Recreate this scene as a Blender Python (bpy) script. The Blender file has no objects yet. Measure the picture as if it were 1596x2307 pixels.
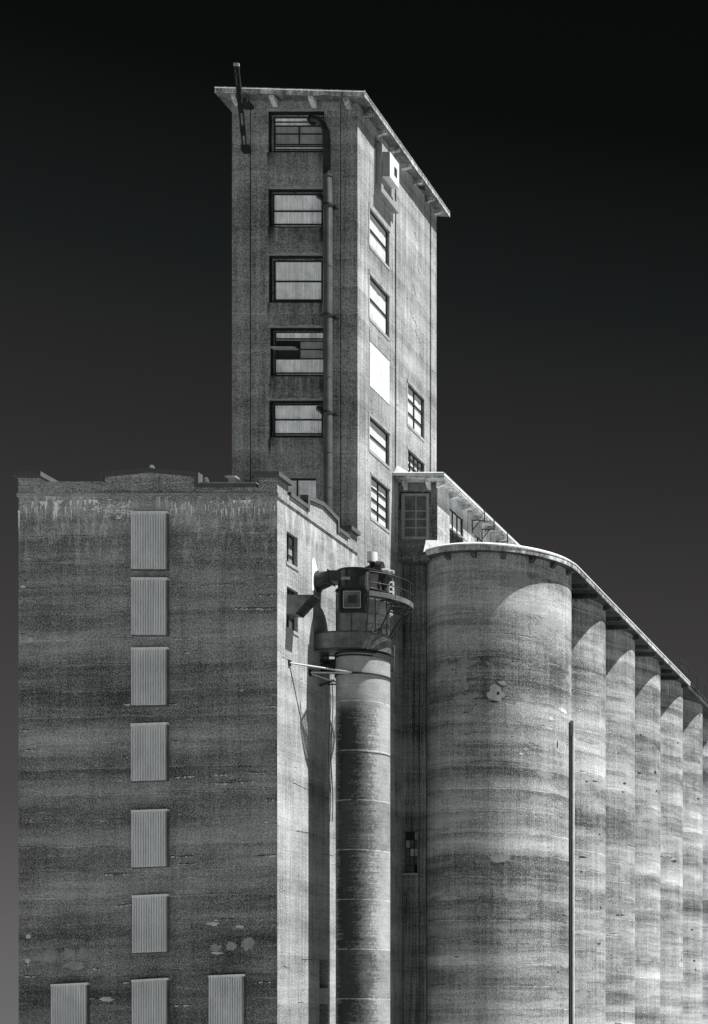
import bpy, math, random
from mathutils import Vector
R = math.radians
random.seed(7)
S = bpy.context.scene
COL = S.collection

# ------------------------------------------------------------------ camera, sky, sun, exposure
CAMZ = 2.0
F, CX, CY = 3800.0, 2310.0, 2315.0        # focal length and principal point of the shifted view
cam = bpy.data.cameras.new('camera'); co = bpy.data.objects.new('camera', cam); COL.objects.link(co)
cam.sensor_fit = 'HORIZONTAL'; cam.sensor_width = 36.0
cam.lens = 36.0 * F / 1596.0
cam.shift_x = (798.0 - CX) / 1596.0
cam.shift_y = (CY - 1153.5) / 1596.0
cam.clip_start = 0.5; cam.clip_end = 6000
co.location = (0, 0, CAMZ); co.rotation_euler = (R(90), 0, 0)
S.camera = co

SUN = Vector((1.0, 0.12, 2.0)).normalized()
sl = bpy.data.lights.new('sun', 'SUN'); so = bpy.data.objects.new('sun', sl); COL.objects.link(so)
sl.energy = 4.6; sl.angle = R(0.5); sl.color = (1.0, 0.995, 0.985)
so.rotation_euler = SUN.to_track_quat('Z', 'Y').to_euler()

W = bpy.data.worlds.new('World'); S.world = W; W.use_nodes = True
nt = W.node_tree; nt.nodes.clear()
wo = nt.nodes.new('ShaderNodeOutputWorld'); bg = nt.nodes.new('ShaderNodeBackground')
tc = nt.nodes.new('ShaderNodeTexCoord'); sx = nt.nodes.new('ShaderNodeSeparateXYZ'); rp = nt.nodes.new('ShaderNodeValToRGB')
nt.links.new(tc.outputs['Generated'], sx.inputs[0]); nt.links.new(sx.outputs['Z'], rp.inputs[0])
nt.links.new(rp.outputs[0], bg.inputs[0]); nt.links.new(bg.outputs[0], wo.inputs[0])
bg.inputs[1].default_value = 0.40
stops = [(0.0, .150), (0.05, .125), (0.12, .072), (0.20, .050), (0.30, .027), (0.38, .013), (0.46, .004), (0.60, .003)]
el = rp.color_ramp.elements
el[0].position = 0; el[1].position = 1
el[0].color = (stops[0][1],) * 3 + (1,); el[1].color = (.004, .004, .004, 1)
for p, v in stops[1:]:
    e = el.new(p); e.color = (v * 1.0, v * .945, v * .975, 1) if p < .35 else (v * .85, v, v * 1.0, 1)

S.view_settings.view_transform = 'Standard'; S.view_settings.look = 'None'
S.view_settings.exposure = 1.3; S.view_settings.gamma = 1.0; S.view_settings.use_curve_mapping = False
S.render.engine = 'CYCLES'

# ------------------------------------------------------------------ measuring the photograph: a pixel and a depth give a point
def PX(x, Y): return (x - CX) / F * Y
def PZ(y, Y): return CAMZ + (CY - y) / F * Y
SIDE = -35.3                               # the long side wall shared by warehouse and tower
def PY(x, X=SIDE): return X * F / (x - CX)
B0, T0, T1 = PY(625), PY(806), PY(984)

# ------------------------------------------------------------------ materials
class N:
    def __init__(s, name):
        s.m = bpy.data.materials.new(name); s.m.use_nodes = True
        s.t = s.m.node_tree; s.t.nodes.clear()
        s.out = s.t.nodes.new('ShaderNodeOutputMaterial'); s.b = s.t.nodes.new('ShaderNodeBsdfPrincipled')
        s.t.links.new(s.b.outputs[0], s.out.inputs[0])
        g = s.t.nodes.new('ShaderNodeNewGeometry'); s.pos = g.outputs['Position']
        sp = s.t.nodes.new('ShaderNodeSeparateXYZ'); s.t.links.new(s.pos, sp.inputs[0])
        s.x, s.y, s.z = sp.outputs
    def put(s, sock, v):
        if isinstance(v, (int, float)): sock.default_value = v
        elif isinstance(v, tuple): sock.default_value = v
        else: s.t.links.new(v, sock)
    def op(s, o, a, b=0.0, c=0.0, clamp=False):
        n = s.t.nodes.new('ShaderNodeMath'); n.operation = o; n.use_clamp = clamp
        s.put(n.inputs[0], a); s.put(n.inputs[1], b)
        if o in ('MULTIPLY_ADD', 'COMPARE', 'SMOOTH_MIN'): s.put(n.inputs[2], c)
        return n.outputs[0]
    def add(s, a, b): return s.op('ADD', a, b)
    def mul(s, a, b): return s.op('MULTIPLY', a, b)
    def vec(s, x, y, z):
        n = s.t.nodes.new('ShaderNodeCombineXYZ'); s.put(n.inputs[0], x); s.put(n.inputs[1], y); s.put(n.inputs[2], z); return n.outputs[0]
    def noise(s, v, scale=1.0, detail=3.0, rough=.55, sc=None):
        if sc:
            m = s.t.nodes.new('ShaderNodeVectorMath'); m.operation = 'MULTIPLY'
            s.put(m.inputs[0], v); m.inputs[1].default_value = sc; v = m.outputs[0]
        n = s.t.nodes.new('ShaderNodeTexNoise'); s.t.links.new(v, n.inputs['Vector'])
        n.inputs['Scale'].default_value = scale; n.inputs['Detail'].default_value = detail; n.inputs['Roughness'].default_value = rough
        return n.outputs['Fac']
    def ramp(s, v, a, b, lo=0.0, hi=1.0, smooth=True):
        n = s.t.nodes.new('ShaderNodeMapRange'); n.interpolation_type = 'SMOOTHSTEP' if smooth else 'LINEAR'
        s.put(n.inputs[0], v); s.put(n.inputs[1], a); s.put(n.inputs[2], b); s.put(n.inputs[3], lo); s.put(n.inputs[4], hi); return n.outputs[0]
    def mix(s, f, a, b):
        return s.add(s.mul(a, s.op('SUBTRACT', 1.0, f)), s.mul(b, f))
    def finish(s, val, rough=.9, metal=0.0, bump=None, bs=.3, bd=.02, spec=.3):
        c = s.t.nodes.new('ShaderNodeCombineColor')
        s.put(c.inputs[0], s.mul(val, .972)); s.put(c.inputs[1], val); s.put(c.inputs[2], s.mul(val, 1.005))
        s.t.links.new(c.outputs[0], s.b.inputs['Base Color'])
        s.put(s.b.inputs['Roughness'], rough); s.put(s.b.inputs['Metallic'], metal)
        s.b.inputs['Specular IOR Level'].default_value = spec
        if bump is not None:
            b = s.t.nodes.new('ShaderNodeBump'); b.inputs['Strength'].default_value = bs; b.inputs['Distance'].default_value = bd
            s.t.links.new(bump, b.inputs['Height']); s.t.links.new(b.outputs[0], s.b.inputs['Normal'])
        return s.m

def concrete(name, base, bands=.5, streak=.35, blotch=.4, grain=.6, lift=1.22, tilt=0.0, phase=0.0, extra=None,
             bandscale=.45, crack=.8, lines=.3, boards=.18, spall=.5, streaklen=.10, lifts=.2, gam=1.3):
    n = N(name)
    zt = n.add(n.z, n.add(n.mul(n.x, -tilt), phase)) if tilt or phase else n.z
    p = n.vec(n.x, n.y, zt)
    wob = n.noise(p, .35, 2)
    zw = n.add(zt, n.mul(n.op('SUBTRACT', wob, .5), .45))
    pw = n.vec(n.mul(n.x, .06), n.mul(n.y, .06), n.mul(zw, bandscale))
    nb = n.noise(pw, 1.0, 5, .65)
    fineband = n.noise(n.vec(n.mul(n.x, .14), n.mul(n.y, .14), n.mul(zw, 3.6)), 1.0, 5, .75)
    ns = n.noise(p, 1.0, 4, .6, sc=(3.2, 3.2, streaklen))
    nb2 = n.noise(p, .55, 6, .62)
    ng = n.noise(p, 13.0, 2, .8)
    ng2 = n.noise(p, 26.0, 1, .5)
    nv = n.noise(p, 1.0, 2, .6, sc=(11.0, 11.0, .25))
    v = n.add(1.0, n.mul(n.op('SUBTRACT', nb, .5), bands * 6.5))
    v = n.add(v, n.mul(n.op('SUBTRACT', fineband, .5), bands * 3.0))
    v = n.add(v, n.mul(n.op('SUBTRACT', ns, .5), streak * 3.6))
    v = n.add(v, n.mul(n.op('SUBTRACT', nb2, .5), blotch * 3.4))
    gs = n.ramp(ng, .36, .64, -.5, .5, False)
    v = n.add(v, n.mul(gs, grain * 1.1))
    # each pour has its own tone, grading darker towards its top
    kk = n.add(n.mul(zt, 1 / lift), n.mul(n.op('SUBTRACT', nb2, .5), .22))
    cell = n.op('FLOOR', n.add(kk, .5)); wn = n.t.nodes.new('ShaderNodeTexWhiteNoise'); wn.noise_dimensions = '2D'
    n.t.links.new(n.vec(cell, n.op('FLOOR', n.mul(n.op('SUBTRACT', n.y, 93.3), .125)), 0.0), wn.inputs['Vector'])
    fz_ = n.op('FRACT', n.add(kk, .5)); sp2 = n.ramp(wn.outputs[0], .45, .95)
    v = n.add(v, n.mul(n.op('SUBTRACT', wn.outputs[0], .5), lifts))
    v = n.add(v, n.mul(n.mul(n.ramp(fz_, .25, 1.0, 0, 1, False), sp2), -lifts * 1.1))
    v = n.add(v, n.mul(n.op('SUBTRACT', ng2, .5), grain * 3.0))
    v = n.add(v, n.mul(n.op('SUBTRACT', nv, .5), boards * 4.5))
    # lift joints: a thin pale or dark line at every pour
    fr = n.op('FRACT', n.mul(n.add(zt, n.mul(n.op('SUBTRACT', nb2, .5), .22 * lift)), 1.0 / lift))
    ln = n.ramp(n.op('ABSOLUTE', n.op('SUBTRACT', fr, .5)), 0.0, .030, 1.0, 0.0)
    lm = n.ramp(n.noise(p, .9, 3, .6), .45, .62)
    v = n.add(v, n.mul(n.mul(ln, lm), lines))
    ln2 = n.ramp(n.op('ABSOLUTE', n.op('SUBTRACT', fr, .56)), 0.0, .022, 1.0, 0.0)
    v = n.add(v, n.mul(n.mul(ln2, n.ramp(n.noise(p, .7, 3, .6, sc=(1, 1, .6)), .50, .60)), -lines * 1.1))
    v = n.op('POWER', n.op('MAXIMUM', v, .20), gam)
    # spalls and short horizontal cracks
    nc = n.noise(p, 1.0, 4, .62, sc=(.75, .75, 5.5))
    ck = n.ramp(nc, .675, .70)
    lip = n.mul(n.ramp(nc, .645, .67), n.op('SUBTRACT', 1.0, ck))
    v = n.mul(v, n.op('SUBTRACT', 1.0, n.mul(ck, crack)))
    v = n.add(v, n.mul(lip, spall))
    val = n.mul(v, base)
    if extra: val = extra(n, p, val, base)
    h = n.add(n.mul(nb2, .6), n.add(n.mul(ng, .5), n.add(n.mul(fineband, .3), n.mul(ck, -1.5))))
    return n.finish(val, .92, 0, h, .45, .03, .2)

def plain(name, base, var=.25, rough=.6, metal=0.0, scale=2.0, bump=.15, streak=.2):
    n = N(name)
    a = n.noise(n.pos, scale, 5, .65); b = n.noise(n.pos, 1.0, 3, .6, sc=(9, 9, .35)); g = n.noise(n.pos, 22, 2)
    v = n.add(1.0, n.mul(n.op('SUBTRACT', a, .5), var * 3)); v = n.add(v, n.mul(n.op('SUBTRACT', b, .5), streak * 3))
    v = n.add(v, n.mul(n.op('SUBTRACT', g, .5), var * 1.5)); v = n.op('MAXIMUM', v, .15)
    return n.finish(n.mul(v, base), rough, metal, n.add(a, n.mul(g, .4)), bump, .02, .4)

ZB = PZ(1119, B0)                          # ledge under the warehouse parapet
def eff_front(n, p, val, base):
    # lime runs below the ledge
    zz = n.op('SUBTRACT', ZB, n.z)
    near = n.ramp(zz, .0, 1.55, 1.0, 0.0)
    st = n.noise(p, 1.0, 4, .65, sc=(5.0, 5.0, .35))
    grp = n.ramp(n.noise(p, .42, 2, .5, sc=(1, 1, .25)), .42, .56)
    m = n.mul(n.mul(near, grp), n.ramp(st, .50, .62))
    above = n.ramp(zz, -.02, .02)
    v = n.mix(n.mul(n.mul(m, above), .9), val, .62)
    # long pale mottle in the upper third and darker weathering belts
    up = n.ramp(zz, 1.0, 5.0, 1.0, .0)
    mot = n.mul(n.ramp(n.noise(p, 1.0, 5, .7, sc=(3.4, 3.4, .9)), .50, .62), up)
    v = n.add(v, n.mul(n.mul(mot, above), base * .75))
    par = n.ramp(zz, .0, -.1)             # parapet zone stays dark
    return n.mul(v, n.add(1.0, n.mul(par, .12)))
def eff_side(n, p, val, base):
    zz = n.op('SUBTRACT', ZB, n.z)
    near = n.mul(n.ramp(zz, .0, 2.6, 1.0, 0.0), n.ramp(zz, -.02, .05))
    st = n.ramp(n.noise(p, 1.0, 5, .65, sc=(2.5, 2.5, .6)), .47, .62)
    v = n.mix(n.mul(n.mul(near, st), .8), val, base * 1.9)
    return v
def eff_silo(n, p, val, base):
    # pale drips right under the slab and ring bands of cement wash
    zz = n.op('SUBTRACT', 28.3, n.z)
    near = n.ramp(zz, 0, 1.9, 1.0, 0.0)
    st = n.ramp(n.noise(p, 1.0, 3, .6, sc=(4.5, 4.5, .25)), .57, .66)
    v = n.mix(n.mul(n.mul(near, st), .6), val, base * 2.0)
    # repaired patches with soft outline
    pt = n.ramp(n.noise(p, .30, 5, .68, sc=(1, 1, 2.2)), .585, .61)
    v = n.mix(n.mul(pt, .55), v, base * 1.28)
    return v

def sill_stain(n, p, val, base):
    st = n.ramp(n.noise(p, 1.0, 4, .65, sc=(4.0, 4.0, .5)), .38, .60)
    tot = 0.0
    for x0, x1, yb in ((605, 731, 343), (605, 729, 512), (606, 729, 682), (609, 729, 848), (607, 729, 986)):
        a, b, z = PX(x0, T0), PX(x1, T0), PZ(yb, T0)
        mx = n.mul(n.ramp(n.x, a - .15, a + .02), n.ramp(n.x, b + .12, b - .05))
        # heavier at the two corners
        ed = n.add(.45, n.mul(n.ramp(n.op('ABSOLUTE', n.op('SUBTRACT', n.x, (a + b) / 2)), (b - a) * .36, (b - a) * .5), .8))
        mz = n.mul(n.ramp(n.z, z - 1.5, z - .05), n.ramp(n.z, z + .05, z))
        tot = n.add(n.mul(n.mul(mx, ed), mz), tot)
    m = n.op('MINIMUM', n.mul(tot, n.add(.3, n.mul(st, .7))), .85)
    return n.mul(val, n.op('SUBTRACT', 1.0, m))
M = {}
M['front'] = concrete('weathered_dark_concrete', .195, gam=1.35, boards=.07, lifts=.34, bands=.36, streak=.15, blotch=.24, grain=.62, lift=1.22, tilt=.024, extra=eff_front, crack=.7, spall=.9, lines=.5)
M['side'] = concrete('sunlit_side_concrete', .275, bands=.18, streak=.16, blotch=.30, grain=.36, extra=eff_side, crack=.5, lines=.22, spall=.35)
M['tower'] = concrete('tower_front_concrete', .218, extra=sill_stain, lifts=.18, bands=.2, streak=.26, blotch=.26, grain=.6, lift=1.5, lines=.35, boards=.16, crack=.5)
M['towside'] = concrete('tower_side_concrete', .245, gam=1.5, bands=.15, streak=.2, blotch=.28, grain=.36, lift=1.5, lines=.15, crack=.7, boards=.22, spall=.25)
M['silo'] = concrete('silo_concrete', .245, gam=1.4, lifts=.40, bands=.38, streak=.14, blotch=.24, grain=.42, lift=1.22, lines=.55, extra=eff_silo, bandscale=.55, boards=.13)
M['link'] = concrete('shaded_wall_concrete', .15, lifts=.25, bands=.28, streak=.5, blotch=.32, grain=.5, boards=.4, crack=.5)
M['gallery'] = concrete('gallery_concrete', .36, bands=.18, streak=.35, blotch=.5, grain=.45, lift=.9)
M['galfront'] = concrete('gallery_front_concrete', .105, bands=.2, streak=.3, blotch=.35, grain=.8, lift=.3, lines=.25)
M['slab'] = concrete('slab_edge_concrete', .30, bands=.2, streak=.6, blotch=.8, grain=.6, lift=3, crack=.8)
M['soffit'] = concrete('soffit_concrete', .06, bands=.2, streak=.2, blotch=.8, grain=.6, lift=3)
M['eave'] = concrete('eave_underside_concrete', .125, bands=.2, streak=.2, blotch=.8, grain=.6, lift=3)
M['coping'] = plain('dark_coping_concrete', .075, .35, .9, scale=1.2)
M['plaster'] = plain('pale_plaster', .27, .45, .95)
M['chip'] = plain('fresh_concrete_chip', .50, .3, .95)
M['lime'] = plain('lime_white', .80, .12, .9)
M['white'] = plain('white_painted_metal', .58, .2, .5)
M['flash'] = plain('pale_flashing', .50, .35, .6)
M['pane'] = plain('whitewashed_glass', .54, .28, .45, scale=1.2)
M['boardw'] = plain('white_boarding', .50, .22, .8, scale=3)
M['galv'] = plain('galvanised_sheet', .72, .16, .5, .15, scale=.8, streak=.22, bump=.05)
M['fibre'] = plain('corrugated_fibre_panel', .84, .35, .6, 0, scale=1.3, streak=.35)
M['frame'] = plain('black_steel_frame', .018, .3, .6, .2)
M['grey'] = plain('grey_painted_wood', .23, .25, .8)
M['greyglass'] = plain('dusty_glass', .27, .4, .22, scale=1.4)
M['darkglass'] = plain('dark_glass', .022, .5, .15, scale=2.5)
M['midglass'] = plain('sooty_glass_block', .075, .9, .3, scale=2.0)
M['void'] = plain('dark_interior', .012, .2, .9)
M['steel'] = plain('dark_rusty_steel', .036, .85, .42, .35, scale=1.6)
M['steel2'] = plain('weathered_steel', .14, .8, .42, .3, scale=1.4)
M['pipe'] = plain('exhaust_pipe_steel', .12, .5, .42, .5, scale=1.5)
M['alum'] = plain('bright_motor_metal', .42, .12, .4, .3)
M['cable'] = plain('pale_rod_paint', .38, .15, .5)

def pipe_mat():
    n = N('streaked_pipe_shell')
    tcn = n.t.nodes.new('ShaderNodeTexCoord'); sp = n.t.nodes.new('ShaderNodeSeparateXYZ'); n.t.links.new(tcn.outputs['Object'], sp.inputs[0])
    ox, oy, oz = sp.outputs
    k = n.op('FLOOR', n.mul(n.op('SUBTRACT', n.z, .95), 1 / 2.46))
    wn = n.t.nodes.new('ShaderNodeTexWhiteNoise'); wn.noise_dimensions = '1D'; n.t.links.new(k, wn.inputs['W'])
    rnd = wn.outputs[0]
    hb = n.noise(n.vec(n.mul(n.x, .5), n.mul(n.y, .5), n.mul(n.z, 9.0)), 1, 5, .75)
    bl = n.noise(n.pos, 1.1, 6, .68); g = n.noise(n.pos, 10, 3, .8)
    v = n.add(.98, n.mul(n.op('SUBTRACT', rnd, .5), .5))
    v = n.add(v, n.mul(n.op('SUBTRACT', hb, .5), .9)); v = n.add(v, n.mul(n.op('SUBTRACT', bl, .5), 1.2)); v = n.add(v, n.mul(n.op('SUBTRACT', g, .5), .9))
    # dark streak down the left of the front, its outline broken by noise
    ang = n.op('ARCTAN2', ox, n.mul(oy, -1.0))          # 0 = facing front
    aw = n.add(ang, n.add(n.mul(n.op('SUBTRACT', bl, .5), .9), n.add(n.mul(n.op('SUBTRACT', g, .5), 1.5), n.mul(n.op('SUBTRACT', hb, .5), 1.2))))
    st = n.mul(n.ramp(aw, -.95, -.70), n.ramp(aw, .50, -.10))
    st = n.mul(st, n.ramp(n.z, 18.6, 17.4))
    st = n.mul(st, n.ramp(rnd, .0, .5, .82, 1.0))
    rr = n.mul(n.ramp(aw, -.9, -.5), n.ramp(aw, .95, .6))
    v = n.mul(v, n.op('SUBTRACT', 1.0, n.mul(rr, n.ramp(n.z, 18.6, 17.4, 0, .55))))
    v = n.mul(v, n.op('SUBTRACT', 1.0, n.mul(st, .90)))
    v = n.op('MAXIMUM', v, .05)
    fr = n.op('FRACT', n.mul(n.op('SUBTRACT', n.z, .95), 1 / 2.46))
    ln = n.ramp(n.op('MINIMUM', fr, n.op('SUBTRACT', 1.0, fr)), .004, .014, 1.0, 0.0)
    v = n.add(v, n.mul(n.mul(ln, n.ramp(n.noise(n.pos, 3, 3), .35, .55)), .9))
    return n.finish(n.mul(v, .27), .62, 0, n.add(bl, n.mul(hb, .5)), .3, .02, .4)
M['shell'] = pipe_mat()

# ------------------------------------------------------------------ mesh helpers
class MB:
    def __init__(s, T=None): s.v = []; s.f = []; s.T = T; s.marks = []
    def mat(s, i): s.marks.append((len(s.f), i)); return s
    def pt(s, p):
        s.v.append(tuple(s.T(*p)) if s.T else tuple(p)); return len(s.v) - 1
    def face(s, *ps): s.f.append([s.pt(p) for p in ps])
    def box(s, a0, a1, b0, b1, c0, c1, k=0.0):
        # k shears the third axis along the first
        P = [(a, b, c + k * (a - a0)) for c in (c0, c1) for b in (b0, b1) for a in (a0, a1)]
        i = [s.pt(p) for p in P]
        for q in ((0, 2, 3, 1), (4, 5, 7, 6), (0, 1, 5, 4), (2, 6, 7, 3), (0, 4, 6, 2), (1, 3, 7, 5)): s.f.append([i[j] for j in q])
        return s
    def prism(s, poly, z0, z1, chamfer=0.0, cz=0.0):
        n = len(poly); a = [s.pt((x, y, z0)) for x, y in poly]; b = [s.pt((x, y, z1)) for x, y in poly]
        s.f.append(a[::-1]); s.f.append(b)
        for i in range(n): j = (i + 1) % n; s.f.append([a[i], a[j], b[j], b[i]])
        return s
    def extr(s, pts, d):
        # pts: 3-D polygon, d: extrusion vector
        n = len(pts); a = [s.pt(p) for p in pts]; b = [s.pt((p[0] + d[0], p[1] + d[1], p[2] + d[2])) for p in pts]
        s.f.append(a[::-1]); s.f.append(b)
        for i in range(n): j = (i + 1) % n; s.f.append([a[i], a[j], b[j], b[i]])
        return s
    def tube(s, pts, r, seg=10, caps=True, r2=None):
        pts = [Vector(p) for p in pts]; rings = []
        for i, p in enumerate(pts):
            d = (pts[min(i + 1, len(pts) - 1)] - pts[max(i - 1, 0)]).normalized()
            up = Vector((0, 0, 1)) if abs(d.z) < .95 else Vector((0, 1, 0))
            u = d.cross(up).normalized(); w = u.cross(d).normalized()
            rad = r if r2 is None else r + (r2 - r) * i / (len(pts) - 1)
            off = math.pi / 4 if seg == 4 else 0
            rings.append([s.pt(p + rad * (u * math.cos(off + 2 * math.pi * k / seg) + w * math.sin(off + 2 * math.pi * k / seg))) for k in range(seg)])
        for a, b in zip(rings, rings[1:]):
            for k in range(seg): l = (k + 1) % seg; s.f.append([a[k], a[l], b[l], b[k]])
        if caps: s.f.append(rings[0][::-1]); s.f.append(rings[-1])
        return s
    def build(s, name, mat, parent=None, smooth=False, loc=None):
        me = bpy.data.meshes.new(name)
        vs = s.v
        if loc: vs = [(a - loc[0], b - loc[1], c - loc[2]) for a, b, c in vs]
        me.from_pydata(vs, [], s.f)
        mats = mat if isinstance(mat, list) else [mat]
        for q in mats: me.materials.append(M[q])
        for a, i in s.marks:
            for p in me.polygons[a:]: p.material_index = i
        if smooth:
            me.polygons.foreach_set('use_smooth', [True] * len(me.polygons))
        import bmesh
        bm = bmesh.new(); bm.from_mesh(me); bmesh.ops.remove_doubles(bm, verts=bm.verts, dist=.0004)
        if smooth:
            for e in bm.edges:
                if len(e.link_faces) == 2 and e.calc_face_angle(0) > .6: e.smooth = False
        bmesh.ops.recalc_face_normals(bm, faces=bm.faces); bm.to_mesh(me); bm.free()
        o = bpy.data.objects.new(name, me); COL.objects.link(o)
        if loc: o.location = loc
        if parent: attach(o, parent)
        return o
def attach(o, parent):
    o.parent = parent
    o.matrix_parent_inverse = gmat(parent).inverted()
def gmat(o):
    from mathutils import Matrix
    m = Matrix.Translation(o.location)
    return (gmat(o.parent) @ o.matrix_parent_inverse @ m) if o.parent else m
def thing(name, label, cat, loc=(0, 0, 0), group=None):
    o = bpy.data.objects.new(name, None); COL.objects.link(o); o.location = loc; o.empty_display_size = .5
    return tag(o, label, cat, group)
def tag(o, label, cat, group=None, kind=None):
    if label: o['label'] = label
    if cat: o['category'] = cat
    if group: o['group'] = group
    if kind: o['kind'] = kind
    return o
def TF(c): return lambda u, v, w: (u, c - w, v)       # front plane at Y=c: u=X, v=Z, w towards the camera
def TS(c): return lambda u, v, w: (c + w, u, v)       # side plane at X=c: u=Y, v=Z, w outwards
def wall(mb, u0, u1, v0, v1, holes):
    """wall sheet with recessed openings; hole = (u0,u1,v0,v1,depth)"""
    us = sorted({u0, u1, *[h[0] for h in holes], *[h[1] for h in holes]})
    vs = sorted({v0, v1, *[h[2] for h in holes], *[h[3] for h in holes]})
    for a, b in zip(us, us[1:]):
        for c, d in zip(vs, vs[1:]):
            mu, mv = (a + b) / 2, (c + d) / 2
            if any(h[0] < mu < h[1] and h[2] < mv < h[3] for h in holes): continue
            mb.face((a, c, 0), (b, c, 0), (b, d, 0), (a, d, 0))
    for a, b, c, d, e in holes:
        mb.face((a, c, 0), (a, d, 0), (a, d, -e), (a, c, -e)); mb.face((b, c, 0), (b, c, -e), (b, d, -e), (b, d, 0))
        mb.face((a, c, 0), (a, c, -e), (b, c, -e), (b, c, 0)); mb.face((a, d, 0), (b, d, 0), (b, d, -e), (a, d, -e))
        mb.face((a, c, -e), (b, c, -e), (b, d, -e), (a, d, -e))
def corr(mb, u0, u1, v0, v1, w, amp, n, k=0.0, vert=True):
    """corrugated sheet"""
    a, b = (u0, u1) if vert else (v0, v1)
    st = n * 6; prev = None
    for i in range(st + 1):
        t = a + (b - a) * i / st; ww = w + amp * (math.sin(2 * math.pi * i / 6) if amp < .04 else (1, 1, .4, -2.6, -2.6, .4)[i % 6])
        if vert: q = ((t, v0 + k * (t - u0), ww), (t, v1 + k * (t - u0), ww))
        else: q = ((u0, t, ww), (u1, t, ww))
        if prev: mb.face(prev[0], q[0], q[1], prev[1])
        prev = q
def blob(mb, cu, cv, ru, rv, w, seed, n=18, jag=.25, th=.012):
    rnd = random.Random(seed); pts = []
    for i in range(n):
        a = 2 * math.pi * i / n; q = 1 + rnd.uniform(-jag, jag)
        pts.append((cu + ru * q * math.cos(a), cv + rv * q * math.sin(a)))
    top = [mb.pt((p[0], p[1], w + th)) for p in pts]; bot = [mb.pt((p[0] , p[1], w - .01)) for p in pts]
    mid = mb.pt((cu, cv, w + th))
    for i in range(n):
        j = (i + 1) % n; mb.f.append([mid, top[i], top[j]]); mb.f.append([top[i], bot[i], bot[j], top[j]])

def window(T, u0, u1, v0, v1, rec, cols, rows, parent, pane='pane', frame='frame', fw=.07, bw=.045, sill=None, rail=None, corrn=None, sd=.12, head=None, pw=0):
    """window part = pane sheet; its frame, bars and sill are sub-parts"""
    m = MB(T)
    if corrn: corr(m, u0 + .01, u1 - .01, v0 + .01, v1 - .01, -rec + .06, .022, corrn)
    else: m.box(u0 + .01, u1 - .01, v0 + .01, v1 - .01, -rec + .01, -rec + .035)
    o = m.build('window', pane, parent)
    f = MB(T); w0, w1 = -rec + .036, -rec + .11
    if corrn: w0, w1 = -rec + .02, -rec + .13
    f.box(u0, u0 + fw, v0, v1, w0, w1); f.box(u1 - fw, u1, v0, v1, w0, w1)
    f.box(u0 + fw, u1 - fw, v0, v0 + fw, w0, w1); f.box(u0 + fw, u1 - fw, v1 - fw, v1, w0, w1)
    for i in range(1, cols):
        u = u0 + (u1 - u0) * i / cols; f.box(u - bw / 2, u + bw / 2, v0 + fw, v1 - fw, w0, w1 - .01)
    for j in range(1, rows):
        v = v0 + (v1 - v0) * j / rows; f.box(u0 + fw, u1 - fw, v - bw / 2, v + bw / 2, w0, w1 - .013)
    if rail:
        for r in rail: v = v0 + (v1 - v0) * r; f.box(u0 + fw, u1 - fw, v - bw / 2, v + bw / 2, w0, w1 - .013)
    f.build('frame', frame, o)
    if sill:
        s = MB(T); s.box(u0 - .06, u1 + .06, v0 - .16, v0 - .002, -rec + .12, sd); s.build('sill', sill, o)
    return o

# ------------------------------------------------------------------ ground
g = MB(); g.face((-3000, -600, 0), (3000, -600, 0), (3000, 4000, 0), (-3000, 4000, 0))
gn = N('gravel_ground'); gv = n_ = gn.noise(gn.pos, .3, 6, .7); gg = gn.noise(gn.pos, 8, 3)
M['ground'] = gn.finish(gn.mul(gn.add(.75, gn.add(gn.mul(gv, .3), gn.mul(gg, .25))), .24), .95, 0, gg, .4, .03)
tag(g.build('ground', 'ground'), None, None, kind='structure')

# ================================================================== WAREHOUSE
BX0 = PX(42, B0); ZT = PZ(1087, B0)        # left edge; top of the low parapet
ware = thing('warehouse', 'broad dark concrete warehouse block with stepped parapet and one column of corrugated shutters', 'building', (BX0, B0, 0))
side_holes = [
    (PY(646), PY(671), PZ(1264, PY(646)), PZ(1196, PY(646)), .30),
    (PY(646.5), PY(671.5), PZ(1413, PY(646.5)), PZ(1320, PY(646.5)), .30),
    (PY(720.5), PY(739.5), PZ(2226, PY(720.5)), PZ(2162, PY(720.5)), .45),
    (PY(720.5), PY(739.5), .3, PZ(2262, PY(720.5)), .45)]
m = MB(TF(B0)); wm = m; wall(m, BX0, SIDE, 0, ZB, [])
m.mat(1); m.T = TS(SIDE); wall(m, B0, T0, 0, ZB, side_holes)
m.T = None
m.face((BX0, B0, 0), (BX0, T0 + 8, 0), (BX0, T0 + 8, ZB), (BX0, B0, ZB))
m.face((BX0, T0 + 8, 0), (PX(522, T0), T0 + 8, 0), (PX(522, T0), T0 + 8, ZB), (BX0, T0 + 8, ZB))
# ledge course
m = MB(); LZ0, LZ1 = ZB - .02, ZB + .16
m.box(BX0 - .05, SIDE + .07, B0 - .07, B0 + .3, LZ0, LZ1)
o = m.build('ledge', 'front', ware)
m = MB(); m.box(SIDE - .3, SIDE + .068, B0 + .301, T0 - .002, LZ0, LZ1); m.build('ledge', 'side', ware)
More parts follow.
